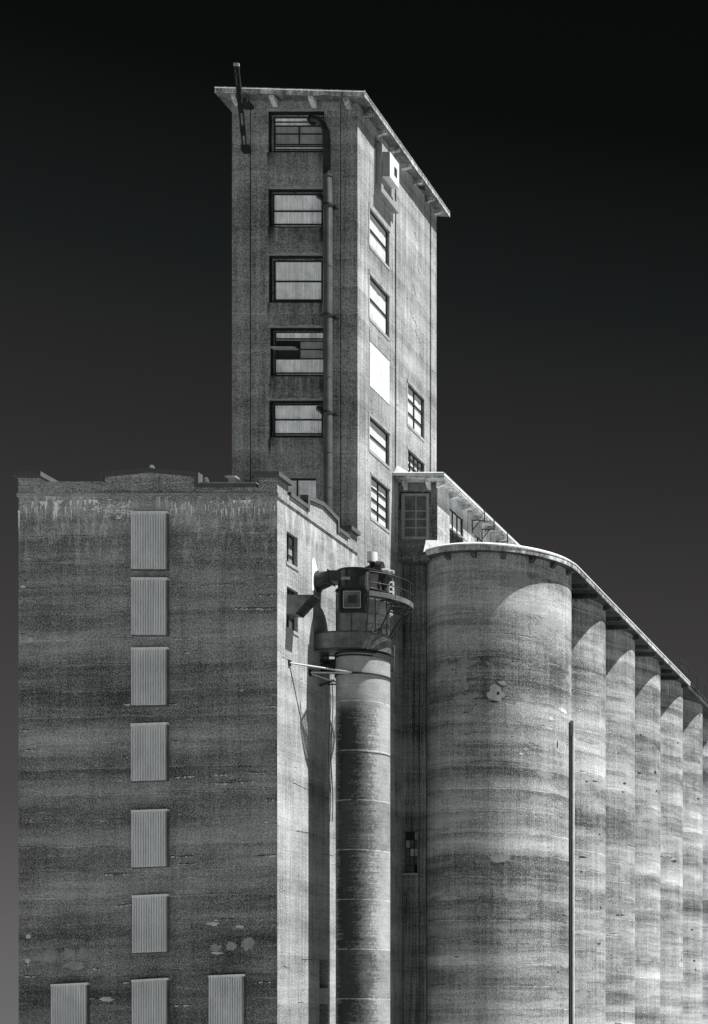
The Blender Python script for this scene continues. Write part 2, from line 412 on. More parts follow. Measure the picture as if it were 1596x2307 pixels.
# parapet walls
ZP = LZ1
def xw(x): return PX(x, B0)
zc = PZ(1077, B0); zlow = PZ(1084.5, B0); zct = PZ(1065.5, B0)
m = MB()
m.box(BX0 - .03, xw(90), B0, B0 + 1.15, ZP, zc)                          # corner pier
m.box(xw(90), xw(230), B0 + .02, B0 + .3, ZP, zlow)
m.box(xw(448), xw(583), B0 + .02, B0 + .3, ZP, PZ(1098, B0))
m.box(xw(583), SIDE, B0, B0 + 1.1, ZP, zc)
m.extr([(xw(230), B0 + .02, ZP), (xw(448), B0 + .02, ZP), (xw(448), B0 + .02, PZ(1075, B0)), (xw(338), B0 + .02, PZ(1062, B0)), (xw(230), B0 + .02, PZ(1075, B0))], (0, .26, 0))
m.build('parapet', 'front', ware)
m = MB()
def sy(x): return PY(x)
Ya, Yb = 82.85, 86.65
zl2 = PZ(1098, B0)
m.box(SIDE - .3, SIDE - .004, B0 + 1.1, Ya, ZP, zl2)
m.box(SIDE - .3, SIDE - .004, Yb, T0 - 1.0, ZP, zl2)
m.extr([(SIDE - .004, Ya, ZP), (SIDE - .004, Yb, ZP), (SIDE - .004, Yb, zct - .25), (SIDE - .004, (Ya + Yb) / 2, zct + .02), (SIDE - .004, Ya, zct - .25)], (-.28, 0, 0))
m.box(SIDE - 1.0, SIDE - .002, T0 - 1.0, T0 - .004, ZP, zc)
m.build('parapet', 'side', ware)
# copings: dark caps
m = MB()
def cap(x0, x1, y0, y1):
    m = MB(); m.box(x0, x1, y0, y1, zc + .003, zc + .05); m.box(x0 - .1, x1 + .1, y0 - .1, y1 + .1, zc + .05, zct + .02); m.build('coping', 'coping', ware)
cap(BX0 - .12, xw(92), B0 - .1, B0 + 1.2)
cap(xw(580), SIDE + .08, B0 - .1, B0 + 1.2)
cap(SIDE - 1.1, SIDE + .08, T0 - 1.12, T0 - .13)
# front pediment coping
t = .20
def ped(axis_pts, T):
    # five-point gable strip with vertical ends
    (a, zb), (b, zt1), (c, zpk) = axis_pts
    mid = (a + c * 0 + a) / 2
xa, xb, xm = xw(226), xw(449), xw(338)
zt1 = zct + .01; zpk = PZ(1055, B0)
zb1 = zlow - .02; zb2 = zl2
prof = [(xa, zb1), (xa, zt1), (xm, zpk), (xb, zt1), (xb, zb2), (xb - t, zb2), (xb - t, zt1 - t), (xm, zpk - t), (xa + t, zt1 - t), (xa + t, zb1)]
def strip(mb, pr, T, w0, w1, nseg=5):
    n = len(pr) // 2
    for i in range(n - 1):
        o0, o1, i1, i0 = pr[i], pr[i + 1], pr[2 * n - 2 - i], pr[2 * n - 1 - i]
        mb.T = T
        a = [mb.pt((*q, w1)) for q in (o0, o1, i1, i0)]; b = [mb.pt((*q, w0)) for q in (o0, o1, i1, i0)]
        mb.f.append(a); mb.f.append(b[::-1]); mb.f.append([a[0], b[0], b[1], a[1]]); mb.f.append([a[3], a[2], b[2], b[3]])
        if i == 0: mb.f.append([a[0], a[3], b[3], b[0]])
        if i == n - 2: mb.f.append([a[1], b[1], b[2], a[2]])
    mb.T = None
m = MB(); strip(m, prof, TF(B0), -.34, .09); m.build('coping', 'coping', ware); m = MB()
m.box(xb, xw(579), B0 - .08, B0 + .34, zl2 + .002, PZ(1090, B0))
m.build('coping', 'coping', ware)
prof = [(Ya, zl2 - .1), (Ya, zct), ((Ya + Yb) / 2, zpk), (Yb, zct), (Yb, zl2 - .1), (Yb - t, zl2 - .1), (Yb - t, zct - t), ((Ya + Yb) / 2, zpk - t), (Ya + t, zct - t), (Ya + t, zl2 - .1)]
m = MB(); strip(m, prof, TS(SIDE), -.32, .09); m.build('coping', 'coping', ware); m = MB()
m.box(SIDE - .34, SIDE + .09, B0 + 1.31, Ya - .003, zl2 + .002, zl2 + .2); m.build('coping', 'coping', ware); m = MB()
m.box(SIDE - .34, SIDE + .09, Yb + .003, T0 - 1.225, zl2 + .002, zl2 + .2)
m.build('coping', 'coping', ware)
m = MB(); m.box(xb + .02, xw(576), B0 - .03, B0 + .3, PZ(1090, B0) + .004, PZ(1087, B0)); m.build('flashing', 'plaster', ware)
m = MB(); m.box(BX0 + .3, SIDE - .3, B0 + .3, T0, ZB - .1, ZB + .05); m.build('roof', 'plaster', ware)
for i_, (x, y, rx, ry) in enumerate([(110, 1093, 14, 6), (150, 1092, 22, 5), (196, 1094, 16, 6), (222, 1099, 7, 8), (300, 1102, 20, 3), (500, 1107, 26, 3)]):
    m = MB(TF(B0 + .02)); blob(m, PX(x, B0), PZ(y, B0), rx / F * B0, ry / F * B0, 0, i_ + 70, 24, .35); m.build('plaster_patch', 'plaster', ware)
# metal shutters
sh = [(299, 379, 1157, 1283, 0), (299.5, 379, 1306, 1431, .004), (299.5, 379, 1464, 1590, -.018), (299, 379, 1635, 1761, -.038), (300, 379, 1830, 1955, -.037),
      (302, 380, 2022, 2148, -.047), (301, 380, 2212, 2337, -.06), (119, 199.5, 2222, 2347, -.05), (474, 551, 2202, 2327, -.04)]
for i, (x0, x1, y0, y1, kk) in enumerate(sh):
    m = MB(TF(B0)); u0, u1 = PX(x0, B0 - .05), PX(x1, B0 - .05); v0, v1 = PZ(y1, B0 - .05), PZ(y0, B0 - .05)
    kz = -kk
    m2 = MB(TF(B0)); corr(m2, u0, u1, v0, v1, .15, .05, 14, kz)
    s = m2.build('shutter', 'galv', ware, smooth=True)
    h = MB(TF(B0))
    def sbox(a, b, c, d, e, f_):
        P = [(u, v + kz * (u - u0), w) for w in (e, f_) for v in (c, d) for u in (a, b)]
        ii = [h.pt(p) for p in P]
        for q in ((0, 2, 3, 1), (4, 5, 7, 6), (0, 1, 5, 4), (2, 6, 7, 3), (0, 4, 6, 2), (1, 3, 7, 5)): h.f.append([ii[j] for j in q])
    sbox(u0 - .03, u1 + .03, v1 - .03, v1 + .075, -.01, .20)
    h.build('head_flashing', 'galv', s)
    h = MB(TF(B0)); sbox(u0 - .02, u0 + .025, v0 - .04, v1 - .031, -.01, .17); sbox(u1 - .025, u1 + .02, v0 - .04, v1 - .031, -.01, .17); sbox(u0 - .02, u1 + .02, v0 - .06, v0 - .041, -.01, .08)
    h.build('edge_trim', 'steel2', s)
# plaster patches and spalls on the front
for i, (x, y, rx, ry) in enumerate([(112, 2152, 13, 15), (155, 2149, 13, 12), (190, 2147, 13, 12), (165, 2175, 22, 9), (486, 2136, 13, 8), (522, 2132, 13, 9), (560, 2126, 15, 15)]):
    m = MB(TF(B0)); blob(m, PX(x, B0), PZ(y, B0), rx / F * B0, ry / F * B0, .0, i + 10, 26, .30)
    m.build('plaster_patch', 'plaster', ware)
m = wm; m.T = TF(B0); rr = random.Random(4)
cr = [(55, 1645, 22), (68, 1690, 22), (283, 1705, 12), (395, 1670, 16), (415, 1750, 48), (490, 1766, 70), (550, 1760, 60), (580, 1741, 40), (500, 1745, 30), (410, 1929, 48), (420, 1947, 38), (262, 1970, 56), (280, 2040, 40),
      (602, 1929, 40), (608, 1801, 20), (65, 1847, 12), (72, 2200, 40), (218, 2182, 16), (278, 2215, 26), (62, 2108, 8), (60, 2175, 10), (215, 2250, 28), (400, 2265, 60), (288, 1587, 18), (388, 1586, 18), (410, 1439, 50), (420, 1470, 14),
      (60, 1309, 8), (610, 1297, 12), (560, 1371, 60), (600, 1341, 30), (610, 1536, 10), (545, 1555, 10), (55, 1571, 10), (610, 1590, 22), (600, 1372, 30), (505, 2072, 44), (600, 1850, 10), (595, 2213, 30), (52, 1429, 10), (370, 2210, 14)]
for i, (x, y, L) in enumerate(cr):
    u = PX(x - L / 2, B0); n = max(3, int(L / 4)); st = L / F * B0 / n; v = PZ(y, B0)
    for j in range(n):
        v += rr.uniform(-.012, .014); hh = rr.uniform(.018, .05)
        m.mat(3); m.box(u, u + st, v, v + hh, -.004, .006); m.mat(2)
        if rr.random() < .5: m.box(u, u + st, v - rr.uniform(.03, .09), v - .001, -.004, .016)
        u += st
for (x, y, rx, ry) in [(52, 1322, 6, 3), (68, 1442, 5, 5), (240, 2252, 15, 5), (62, 2165, 6, 5), (64, 2110, 5, 5), (540, 2088, 9, 4), (480, 2082, 14, 4), (490, 2148, 12, 3)]:
    blob(m, PX(x, B0), PZ(y, B0), rx / F * B0, ry / F * B0, 0, int(x), 12, .35)
# lime runs painted by seepage under the ledge: irregular thin crusts
m.mat(4); rr = random.Random(9)
def drip(x, y, w, L):
    u = PX(x, B0); v = PZ(y, B0); ww = w / F * B0; ll = L / F * B0; n = 7
    l = []; r_ = []
    for i in range(n + 1):
        t = i / n; q = ww * (1 - t) ** .8 * rr.uniform(.6, 1.15) + .006
        l.append((u - q / 2 + rr.uniform(-.01, .01), v - ll * t)); r_.append((u + q / 2, v - ll * t))
    for i in range(n): m.face((*l[i], .006), (*r_[i], .006), (*r_[i + 1], .006), (*l[i + 1], .006))
for x, y, w, L in [(127, 1131, 16, 34), (103, 1130, 10, 20), (122, 1150, 6, 22), (160, 1127, 6, 14), (176, 1127, 5, 12), (192, 1126, 7, 14), (203, 1125, 10, 10), (212, 1126, 8, 12), (218, 1126, 6, 8),
                   (528, 1127, 8, 8), (545, 1127, 7, 7), (552, 1127, 8, 10), (562, 1126, 8, 9), (476, 1128, 4, 6), (43, 1150, 5, 50), (135, 1127, 20, 8), (95, 1129, 16, 10)]: drip(x, y, w, L)
for i in range(70): drip(rr.choice([rr.uniform(50, 296), rr.uniform(385, 620)]), rr.uniform(1128, 1150), rr.uniform(.8, 3), rr.uniform(6, 26))
for i in range(110):
    x = rr.gauss(262, 26); y = rr.gauss(1147, 9); L = rr.uniform(.04, .22); h = rr.uniform(.012, .05)
    if y > 1122 and x < 297: u = PX(x, B0); v = PZ(y, B0); m.face((u, v, .005), (u + L, v + rr.uniform(-.04, .04), .005), (u + L * .9, v + h, .005), (u + L * .1, v + h, .005))
# side windows
for i, hq in enumerate(side_holes[:2]):
    window(TS(SIDE), hq[0], hq[1], hq[2], hq[3], .28, 2, 3, ware, pane='greyglass' if i == 0 else 'midglass', fw=.06, sill='plaster', sd=.04)
for hq in side_holes[2:]:
    m = MB(TS(SIDE)); m.box(hq[0] + .02, hq[1] - .02, hq[2] + .02, hq[3] - .02, -.44, -.40); m.build('dark_opening', 'void', ware)
m = wm; m.T = TS(SIDE); m.mat(3); rr = random.Random(5)
for (x, y, L) in [(680, 2163, 22), (700, 2195, 14), (640, 2178, 10), (668, 1873, 24), (660, 1765, 34), (715, 1790, 26), (735, 1800, 12), (730, 1925, 20), (672, 2260, 10), (635, 1480, 30)]:
    Yq = PY(x); v = PZ(y, Yq)
    for j in range(5):
        a = Yq + j * L / 90.; m.box(a, a + L / 90., v, v + rr.uniform(.01, .04), -.004, .006); v += rr.uniform(-.03, .02)
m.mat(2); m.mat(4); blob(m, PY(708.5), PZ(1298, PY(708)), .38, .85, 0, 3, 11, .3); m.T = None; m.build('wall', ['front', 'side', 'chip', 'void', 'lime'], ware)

# hopper chute on the side window
ch = thing('discharge_chute', 'rusty sheet metal discharge chute jutting from the middle side window', 'chute', (SIDE, 80.9, PZ(1380, 80.7)))
m = MB(); zt_, zb_ = PZ(1341.7, 80.7), PZ(1382, 80.7)
pr = [(SIDE - .2, zt_), (-34.03, zt_), (-34.84, zb_ - .03), (SIDE - .2, zb_)]
ya, yb = 80.62, 81.35
for Y, s_ in ((ya, 0), (yb, .03)): m.extr([(x, Y - s_, z) for x, z in pr], (0, .03, 0))
m.extr([(pr[0][0], ya + .03, zt_), (pr[1][0], ya + .03, zt_), (pr[1][0], yb - .03, zt_), (pr[0][0], yb - .03, zt_)], (0, 0, .03))
m.extr([(pr[0][0], ya + .03, zb_), (pr[2][0], ya + .03, zb_ - .03), (pr[2][0], yb - .03, zb_ - .03), (pr[0][0], yb - .03, zb_)], (0, 0, -.03))
m.build('hood', 'steel2', ch)
m = MB()
A, Bq = Vector((-34.03, 0, zt_)), Vector((-34.84, 0, zb_ - .03)); dr = (Bq - A)
for tt in (0.0, .5, 1.0):
    q = A + dr * tt; m.tube([(q.x, ya, q.z), (q.x, yb, q.z)], .04, 4)
m.tube([(A.x, ya, A.z), (Bq.x, ya, Bq.z)], .04, 4); m.tube([(A.x, yb, A.z), (Bq.x, yb, Bq.z)], .04, 4)
m.build('mouth_frame', 'steel', ch)
m = MB(); m.extr([(A.x - .09, ya + .03, A.z - .03), (Bq.x - .03, ya + .03, Bq.z + .06), (Bq.x - .03, yb - .03, Bq.z + .06), (A.x - .09, yb - .03, A.z - .03)], (-.03, 0, 0)); m.build('mouth_shade', 'void', ch)  # black sheet across the open mouth, standing in for the shade inside

# roof bits behind the parapet
def vent(x, y, Y, r, lab):
    t = thing('roof_vent', lab, 'roof vent', (PX(x, Y), Y, ZB), 'vents on the warehouse roof')
    z = PZ(y, Y); m = MB(); m.tube([(PX(x, Y), Y, ZB + .05), (PX(x, Y), Y, z)], r * .6, 10); m.build('stem', 'steel2', t)
    m = MB(); m.tube([(PX(x, Y), Y, z - .1), (PX(x, Y), Y, z + r * .6), (PX(x, Y), Y, z + r)], r, 12, r2=r * .45); m.build('cap', 'soffit', t, smooth=True)
vent(342, 1056, B0 + 3.0, .17, 'round vent cap just above the peak of the warehouse parapet')
vent(464, 1083, B0 + 4.5, .16, 'small vent cap on the warehouse roof left of the tower')
t = thing('roof_hatch', 'thin pale roof ledge against the left foot of the tower', 'ledge', (PX(515, 88), 88, ZB))
m = MB(); m.box(PX(506, 87.5), PX(530, 87.5), 87.5, 88.8, PZ(1073, 87.5), PZ(1070.5, 87.5)); m.build('board', 'plaster', t)
m = MB(); m.box(PX(513, 87.6), PX(524, 87.6), 87.7, 88.6, ZB, PZ(1073.4, 87.5)); m.build('support', 'grey', t)
m = MB(); m.box(PX(452, 86), PX(577, 86), 86, 89.1, PZ(1086, 86) - .35, PZ(1086, 86)); tag(m.build('raised_roof', 'plaster'), 'low white raised roof strip behind the warehouse parapet', 'roof')

# ================================================================== TOWER
tw = thing('headhouse_tower', 'tall narrow concrete tower with flat overhanging roof slab', 'tower', (PX(523, T0), T0, 0))
TX0 = PX(523, T0); ZR = PZ(226, T0) + .12       # wall top
def tz(y): return PZ(y, T0)
fx = lambda x: PX(x, T0)
fw = [(605, 731, 250, 343), (605, 728.5, 425, 512), (606, 728, 575, 682), (609, 729, 738, 848), (607, 728.5, 902, 986), (643, 713, 1076, 1150)]
fh = [(fx(a), fx(b), tz(d), tz(c), .32) for a, b, c, d in fw]
fh += [(fx(563), fx(566), .5, ZR - .3, .10), (fx(766.5), fx(769), .5, ZR - .3, .10)]
def sz(x, y): return PZ(y, PY(x))
sw = [(833, 877, 467, 550), (833, 877, 617, 714), (833, 877.5, 768, 869), (833, 877, 937, 1012), (836, 877, 1069, 1164), (919, 956, 862, 954), (919, 956, 1011, 1085)]
shh = [(PY(a), PY(b), sz(a, d), sz(a, c), .22) for a, b, c, d in sw]
shh[2] = shh[2][:4] + (.06,)
shh += [(PY(843), PY(886), sz(843, 413), sz(843, 303), .5), (PY(890), PY(893.5), .5, ZR - .2, .14), (PY(969), PY(972), .5, ZR - .2, .14)]
m = MB(TF(T0)); wall(m, TX0, SIDE, 0, ZR, fh)
m.T = None; m.face((TX0, T0, 0), (TX0, T1, 0), (TX0, T1, ZR), (TX0, T0, ZR)); m.face((TX0, T1, 0), (SIDE, T1, 0), (SIDE, T1, ZR), (TX0, T1, ZR))
m.build('front_wall', 'tower', tw)
tsm = MB(TS(SIDE)); wall(tsm, T0, T1, 0, ZR, shh)
# roof slab, slightly falling to the right, with a pale lit rim
def slab_ring(poly_outer, zf, th, rim=.10, rimh=.10, ins=.09):
    n = len(poly_outer); cxm = sum(p[0] for p in poly_outer) / n; cym = sum(p[1] for p in poly_outer) / n
    return n
OV = .62
rx0, rx1, ry0, ry1 = TX0 - OV, SIDE + OV, T0 - OV, T1 + .55
ztl, ztr = PZ(194, ry0), PZ(203.5, ry0)
def zt(x): return ztl + (ztr - ztl) * (x - rx0) / (rx1 - rx0)
THK = .34
m = MB(); N_ = 40; rr = random.Random(2)
xs = [rx0 + (rx1 - rx0) * i / 24 for i in range(25)]; ys = [ry0 + (ry1 - ry0) * i / 30 for i in range(31)]
jag = {}
def bz(x, y):
    k = (round(x, 3), round(y, 3))
    if k not in jag: jag[k] = rr.uniform(0, .05) if rr.random() < .55 else 0
    return zt(x) - THK + jag[k]
for a, b in zip(xs, xs[1:]):
    for Y in (ry0, ry1): m.face((a, Y, bz(a, Y)), (b, Y, bz(b, Y)), (b, Y, zt(b)), (a, Y, zt(a)))
for a, b in zip(ys, ys[1:]):
    for X in (rx0, rx1): m.face((X, a, bz(X, a)), (X, b, bz(X, b)), (X, b, zt(X)), (X, a, zt(X)))
m.face((rx0, ry0, ztl), (rx1, ry0, ztr), (rx1, ry1, ztr), (rx0, ry1, ztl))
rs = m.build('roof_slab', 'slab', tw)
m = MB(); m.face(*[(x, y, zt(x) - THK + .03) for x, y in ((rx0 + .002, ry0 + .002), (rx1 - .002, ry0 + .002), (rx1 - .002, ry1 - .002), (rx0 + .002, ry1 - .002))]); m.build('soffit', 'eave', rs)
m = MB()       # sloped edge flashing
for (a, b, nrm) in (((rx0, ry0), (rx1, ry0), (0, -1)), ((rx1, ry0), (rx1, ry1), (1, 0))):
    p0, p1 = Vector((*a, zt(a[0]))), Vector((*b, zt(b[0])))
    ov = Vector((nrm[0], nrm[1], 0)) * .03
    m.face(p0 + ov + Vector((0, 0, -.07)), p1 + ov + Vector((0, 0, -.07)), p1 - ov * 3 + Vector((0, 0, .05)), p0 - ov * 3 + Vector((0, 0, .05)))
    m.face(p0 + ov + Vector((0, 0, -.07)), p1 + ov + Vector((0, 0, -.07)), p1 + Vector((0, 0, -.08)), p0 + Vector((0, 0, -.08)))
m.build('edge_flashing', 'flash', rs)
def bracket(T, u, w, ztop, L, hw, parent, mat='slab', drop=.30, drop2=.16):
    m = MB(T); m.extr([(u - hw, ztop, 0), (u - hw, ztop, L), (u - hw, ztop - drop2, L), (u - hw, ztop - drop, 0)], (2 * hw, 0, 0)); return m.build('bracket', mat, parent)
for x in (531, 617, 705, 783): bracket(TF(T0), fx(x + 4), 0, zt(fx(x)) - THK + .03, .50, .13, rs, 'chip' if x in (617, 705) else 'slab', .36)
for Y in (T0 + .9, T0 + 2.8, T0 + 4.6, T0 + 6.4, T0 + 8.2, T0 + 10.2, T1 - .3): bracket(TS(SIDE), Y, 0, zt(SIDE) - THK + .03, .50, .12, rs)
# front windows (corrugated fibre in steel frames)
def fwin(i, rects, rail=None, **k):
    a, b, c, d = rects
    return window(TF(T0), fx(a), fx(b), tz(d), tz(c), .30, 1, 1, tw, pane='fibre', fw=.07, bw=.07, corrn=26, rail=rail, **k)
# black boards line the deep window reveals, putting their shade into the colour
def reveal_shade(a, b, c, d, th=.03, base=.06):
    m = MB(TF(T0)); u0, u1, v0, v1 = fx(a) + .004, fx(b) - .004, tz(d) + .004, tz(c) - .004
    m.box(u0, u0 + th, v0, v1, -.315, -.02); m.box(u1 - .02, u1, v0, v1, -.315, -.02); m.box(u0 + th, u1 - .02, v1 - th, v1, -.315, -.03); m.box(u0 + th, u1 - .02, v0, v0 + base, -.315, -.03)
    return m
for i, (q, inn, rail) in enumerate([(fw[1], (611, 724, 432, 509), (.49, .10)), (fw[2], (614, 724, 583, 677), (.50, .05)), (fw[4], (613, 724.5, 907, 981), (.52, .09))]):
    w_ = fwin(i, inn, rail); reveal_shade(*q).build('reveal_shade', 'frame', w_)
# glazed window one: corrugated head and foot with four glass panes
a, b, c, d = 614, 727, 259, 337
w_ = window(TF(T0), fx(a), fx(b), tz(d), tz(c), .30, 1, 1, tw, pane='fibre', fw=.05, bw=.05, corrn=32, rail=(.86, .07, .15)); reveal_shade(*fw[0]).build('reveal_shade', 'frame', w_)
m = MB(TF(T0)); m.box(fx(617), fx(726), tz(322), tz(280), -.21, -.18); m.build('glass', 'greyglass', w_)
m = MB(TF(T0))
for x in (617, 671.5, 725.5): m.box(fx(x) - .03, fx(x) + .03, tz(323), tz(279), -.179, -.14)
for y in (280, 298, 322): m.box(fx(617), fx(726), tz(y) - .03, tz(y) + .03, -.178, -.138)
m.build('glazing_bar', 'frame', w_)
# window four with an open sash
a, b, c, d = 616, 728, 744, 843
w_ = window(TF(T0), fx(a), fx(b), tz(d), tz(c), .30, 1, 1, tw, pane='fibre', fw=.05, bw=.06, corrn=32, rail=(.84, .06)); reveal_shade(*fw[3]).build('reveal_shade', 'frame', w_)
m = MB(TF(T0)); m.box(fx(620), fx(672), tz(806), tz(767), -.22, -.19); m.build('dark_opening', 'void', w_)
m = MB(TF(T0)); m.box(fx(674), fx(727), tz(804), tz(767), -.22, -.17); m.build('glass', 'greyglass', w_)
m = MB(TF(T0))
for x in (620, 673, 727): m.box(fx(x) - .03, fx(x) + .03, tz(807), tz(765), -.169, -.12)
for y in (766, 785, 806): m.box(fx(673), fx(727), tz(y) - .025, tz(y) + .025, -.168, -.119)
for y in (766, 806): m.box(fx(620), fx(672), tz(y) - .03, tz(y) + .03, -.168, -.119)
m.build('glazing_bar', 'frame', w_)
m = MB(TF(T0)); zq = tz(789)
m.extr([(fx(614), zq + .02, .35), (fx(670), zq + .02, .35), (fx(671), zq + .10, -.30), (fx(616), zq + .10, -.30)], (0, .05, 0)); m.build('open_sash', 'plaster', w_)
for i_, (a, b, c, d) in enumerate(fw):
    m = MB(TF(T0)); rr = random.Random(i_ + 20); u = fx(a) - .1; pts_t = []
    while u < fx(b): pts_t.append((u, tz(c) + rr.uniform(.05, .19))); u += rr.uniform(.08, .3)
    prf = [(fx(a) - .1, tz(c) + .003)] + pts_t + [(fx(b) - .02, tz(c) + .003)]
    m.extr([(u, v, -.002) for u, v in prf], (0, 0, .035)); m.build('lintel', 'plaster', tw)
# blind window behind the parapet
m = MB(TF(T0)); corr(m, fx(645), fx(711), tz(1150), tz(1079), -.2, .02, 1, vert=True)
m = MB(TF(T0)); corr(m, fx(645), fx(711), tz(1150), tz(1079), -.2, .025, 22, vert=False); w_ = m.build('roller_blind', 'fibre', tw)
m = MB(TF(T0)); m.box(fx(643), fx(713), tz(1079.5), tz(1077), -.3, -.1)
for x in (644, 668, 712): m.box(fx(x) - .03, fx(x) + .03, tz(1150), tz(1080), -.17, -.1)
m.build('frame', 'frame', w_)
# side windows
for i, q in enumerate(shh[:7]):
    if i == 2:
        m = MB(TS(SIDE)); m.box(q[0] + .01, q[1] - .01, q[2] + .01, q[3] - .01, -.05, .02); w_ = m.build('boarded_window', 'boardw', tw)
        m = MB(TS(SIDE)); m.box(q[0] - .02, q[1] + .02, q[3] + .05, q[3] + .62, -.002, .03); m.build('lintel', 'side', w_); continue
    cols, rows = [(1, 2), (1, 2), 0, (1, 2), (2, 4), (2, 3), (4, 5)][i]
    w_ = window(TS(SIDE), *q[:4], .20, cols, rows, tw, sill='plaster', fw=.08, bw=.075, sd=.03)
    m = MB(TS(SIDE)); rr = random.Random(i)
    u = q[0] - .12
    while u < q[1] + .12: L = rr.uniform(.2, .5); m.box(u, min(u + L, q[1] + .15), q[3] + .01, q[3] + rr.uniform(.12, .22), -.002, rr.uniform(.02, .06)); u += L + .002
    m.box(q[0] - .14, q[0] - .01, q[2] - .1, q[3], -.002, .02); m.box(q[1] + .01, q[1] + .12, q[2] - .1, q[3], -.002, .02)
    m.build('surround', 'plaster', w_)
# top opening and its grey closure
q = shh[7]; m = MB(TS(SIDE)); m.box(q[0] + .02, q[0] + .9, q[2] + .02, q[3] - .02, -.45, -.40); w_ = m.build('dark_opening', 'void', tw)
m = MB(TS(SIDE)); m.box(q[0] + .95, q[1] - .01, q[2] + .02, q[3] - .02, -.40, -.03); m.build('grey_panel', 'grey', w_)
m = MB(TS(SIDE)); m.box(q[0] + .02, q[1] + .05, q[2] - .28, q[2] - .003, .003, .30); m.box(q[0] + .02, q[0] + .06, q[2], q[3], -.3, .04); m.build('sill', 'grey', w_)
# air conditioner cabinet
Yc0, Yc1 = PY(861, SIDE + .55), PY(900, SIDE + .55)
za, zb = PZ(398, 92.6), PZ(340, 92.6)
ac = thing('air_conditioner', 'white metal air conditioner cabinet jutting from the highest side opening of the tower', 'air conditioner', (SIDE, Yc0, za))
Yc0, Yc1 = 91.75, 93.1; za, zb = 48.3, 49.66
m = MB(); m.box(SIDE + .34, SIDE + .75, Yc0, Yc1, za, zb); o = m.build('cabinet', 'white', ac)
m = MB(); m.box(SIDE + .35, SIDE + .74, Yc0 - .012, Yc0 - .002, za + .02, zb - .02); m.build('end_panel', 'grey', ac)
m = MB()
for j in range(6): m.box(SIDE + .752, SIDE + .775, Yc0 + .62, Yc0 + 1.0, za + .42 + j * .08, za + .46 + j * .08)
m.build('grille', 'void', ac)
m = MB(TS(SIDE)); m.box(Yc0 - .05, Yc0 + 1.7, za - .5, zb + .45, 0.004, .335); m.build('side_board', 'grey', ac)
m = MB(); m.box(SIDE + .303, SIDE + .42, 91.4, 93.9, za - .95, za - .52); m.build('shelf', 'grey', ac)
# cracks on the tower side
m = tsm; m.mat(1); rr = random.Random(8)
for (x, y, L) in [(925, 700, 16), (935, 740, 14), (940, 600, 8), (930, 640, 9), (945, 790, 8), (920, 960, 6), (855, 1040, 3), (934, 525, 8)]:
    Yq = PY(x); v = PZ(y, Yq)
    for j in range(8):
        a = Yq + j * L / 130.; v += rr.uniform(-.10, .02); m.box(a, a + L / 130., v, v + rr.uniform(.02, .07), -.003, .006)
m.build('side_wall', ['towside', 'void'], tw)

# exhaust pipe down the tower front
ep = thing('exhaust_pipe', 'long dark steel exhaust pipe running down the front of the tower', 'pipe', (PX(740, T0 - .3), T0 - .35, ZB))
Yp = T0 - .42; xp = PX(739.5, Yp); r = .225
zt0 = PZ(262, Yp)
xs_ = PX(700, Yp)
xtop = PX(736.5, Yp)
pts = [(xs_, T0 - .1, PZ(266, Yp)), (PX(706, Yp), Yp + .05, PZ(266, Yp)), (PX(717, Yp), Yp, PZ(270, Yp)), (PX(728, Yp), Yp, PZ(280, Yp)), (PX(735, Yp), Yp, PZ(296, Yp)), (xtop, Yp, PZ(315, Yp)), (xtop, Yp, PZ(397, Yp))]
m = MB(); m.tube(pts, .19, 16); m.build('elbow', 'steel', ep, smooth=True)
m = MB(); m.tube([(PX(738, Yp), Yp, PZ(396, Yp)), (xp, Yp, PZ(462, Yp)), (xp, Yp, ZB + .1)], r, 18); m.build('pipe', 'pipe', ep, smooth=True)
for y in (396, 462, 600, 710.5, 850, 930, 1020, 1098):
    zq = PZ(y, Yp); m = MB(); big = y in (462, 710.5, 930)
    m.tube([(xp, Yp, zq - (.06 if big else .02)), (xp, Yp, zq + (.06 if big else .02))], r + (.045 if big else .014), 18); m.build('collar', 'steel' if big else 'pipe', ep)
    if big: m = MB(); m.box(xp - .03, xp + .38, Yp + .05, T0 - .01, zq - .03, zq + .03); m.build('wall_clamp', 'steel', ep)
m = MB(); m.tube([(xs_ - .02, T0 - .2, PZ(266, Yp)), (xs_ + .05, T0 - .28, PZ(266, Yp))], .26, 16); m.build('flange', 'steel', ep)
for y in (444, 925):
    m = MB(); m.tube([(PX(712, Yp), T0 - .05, PZ(y - 10, Yp)), (PX(718, Yp), Yp + .2, PZ(y - 8, Yp)), (PX(732, Yp), Yp, PZ(y + 8, Yp))], .15, 12); m.build('branch', 'steel', ep, smooth=True)

# steel boom leaning over the roof edge
bm_ = thing('hoist_boom', 'slim black steel lattice boom rising past the roof corner of the tower', 'boom', (PX(552, 88.9), 88.9, PZ(338, 88.9)))
p0 = Vector((PX(552, 88.95), 88.95, PZ(336, 88.95))); p1 = Vector((PX(533, 88.0), 88.0, PZ(148, 88.0)))
m = MB()
for dx in (-.10, .10): m.tube([p0 + Vector((dx, 0, 0)), p1 + Vector((dx, 0, 0))], .045, 4)
m.build('rail', 'frame', bm_)
for i in range(12):
    t_ = i / 11; q = p0 + (p1 - p0) * t_; m = MB()
    if i in (0, 2, 3, 5, 6, 7, 8, 10, 11): m.box(q.x - .12, q.x + .12, q.y - .03, q.y + .03, q.z - (.30 if i in (3, 6, 7, 8) else .06), q.z + (.30 if i in (6, 7, 8) else .06)); m.build('batten_plate', 'frame', bm_)
m = MB(); m.box(p1.x - .14, p1.x + .14, p1.y - .05, p1.y + .05, p1.z - .02, p1.z + .14); m.build('head_plate', 'plaster', bm_)
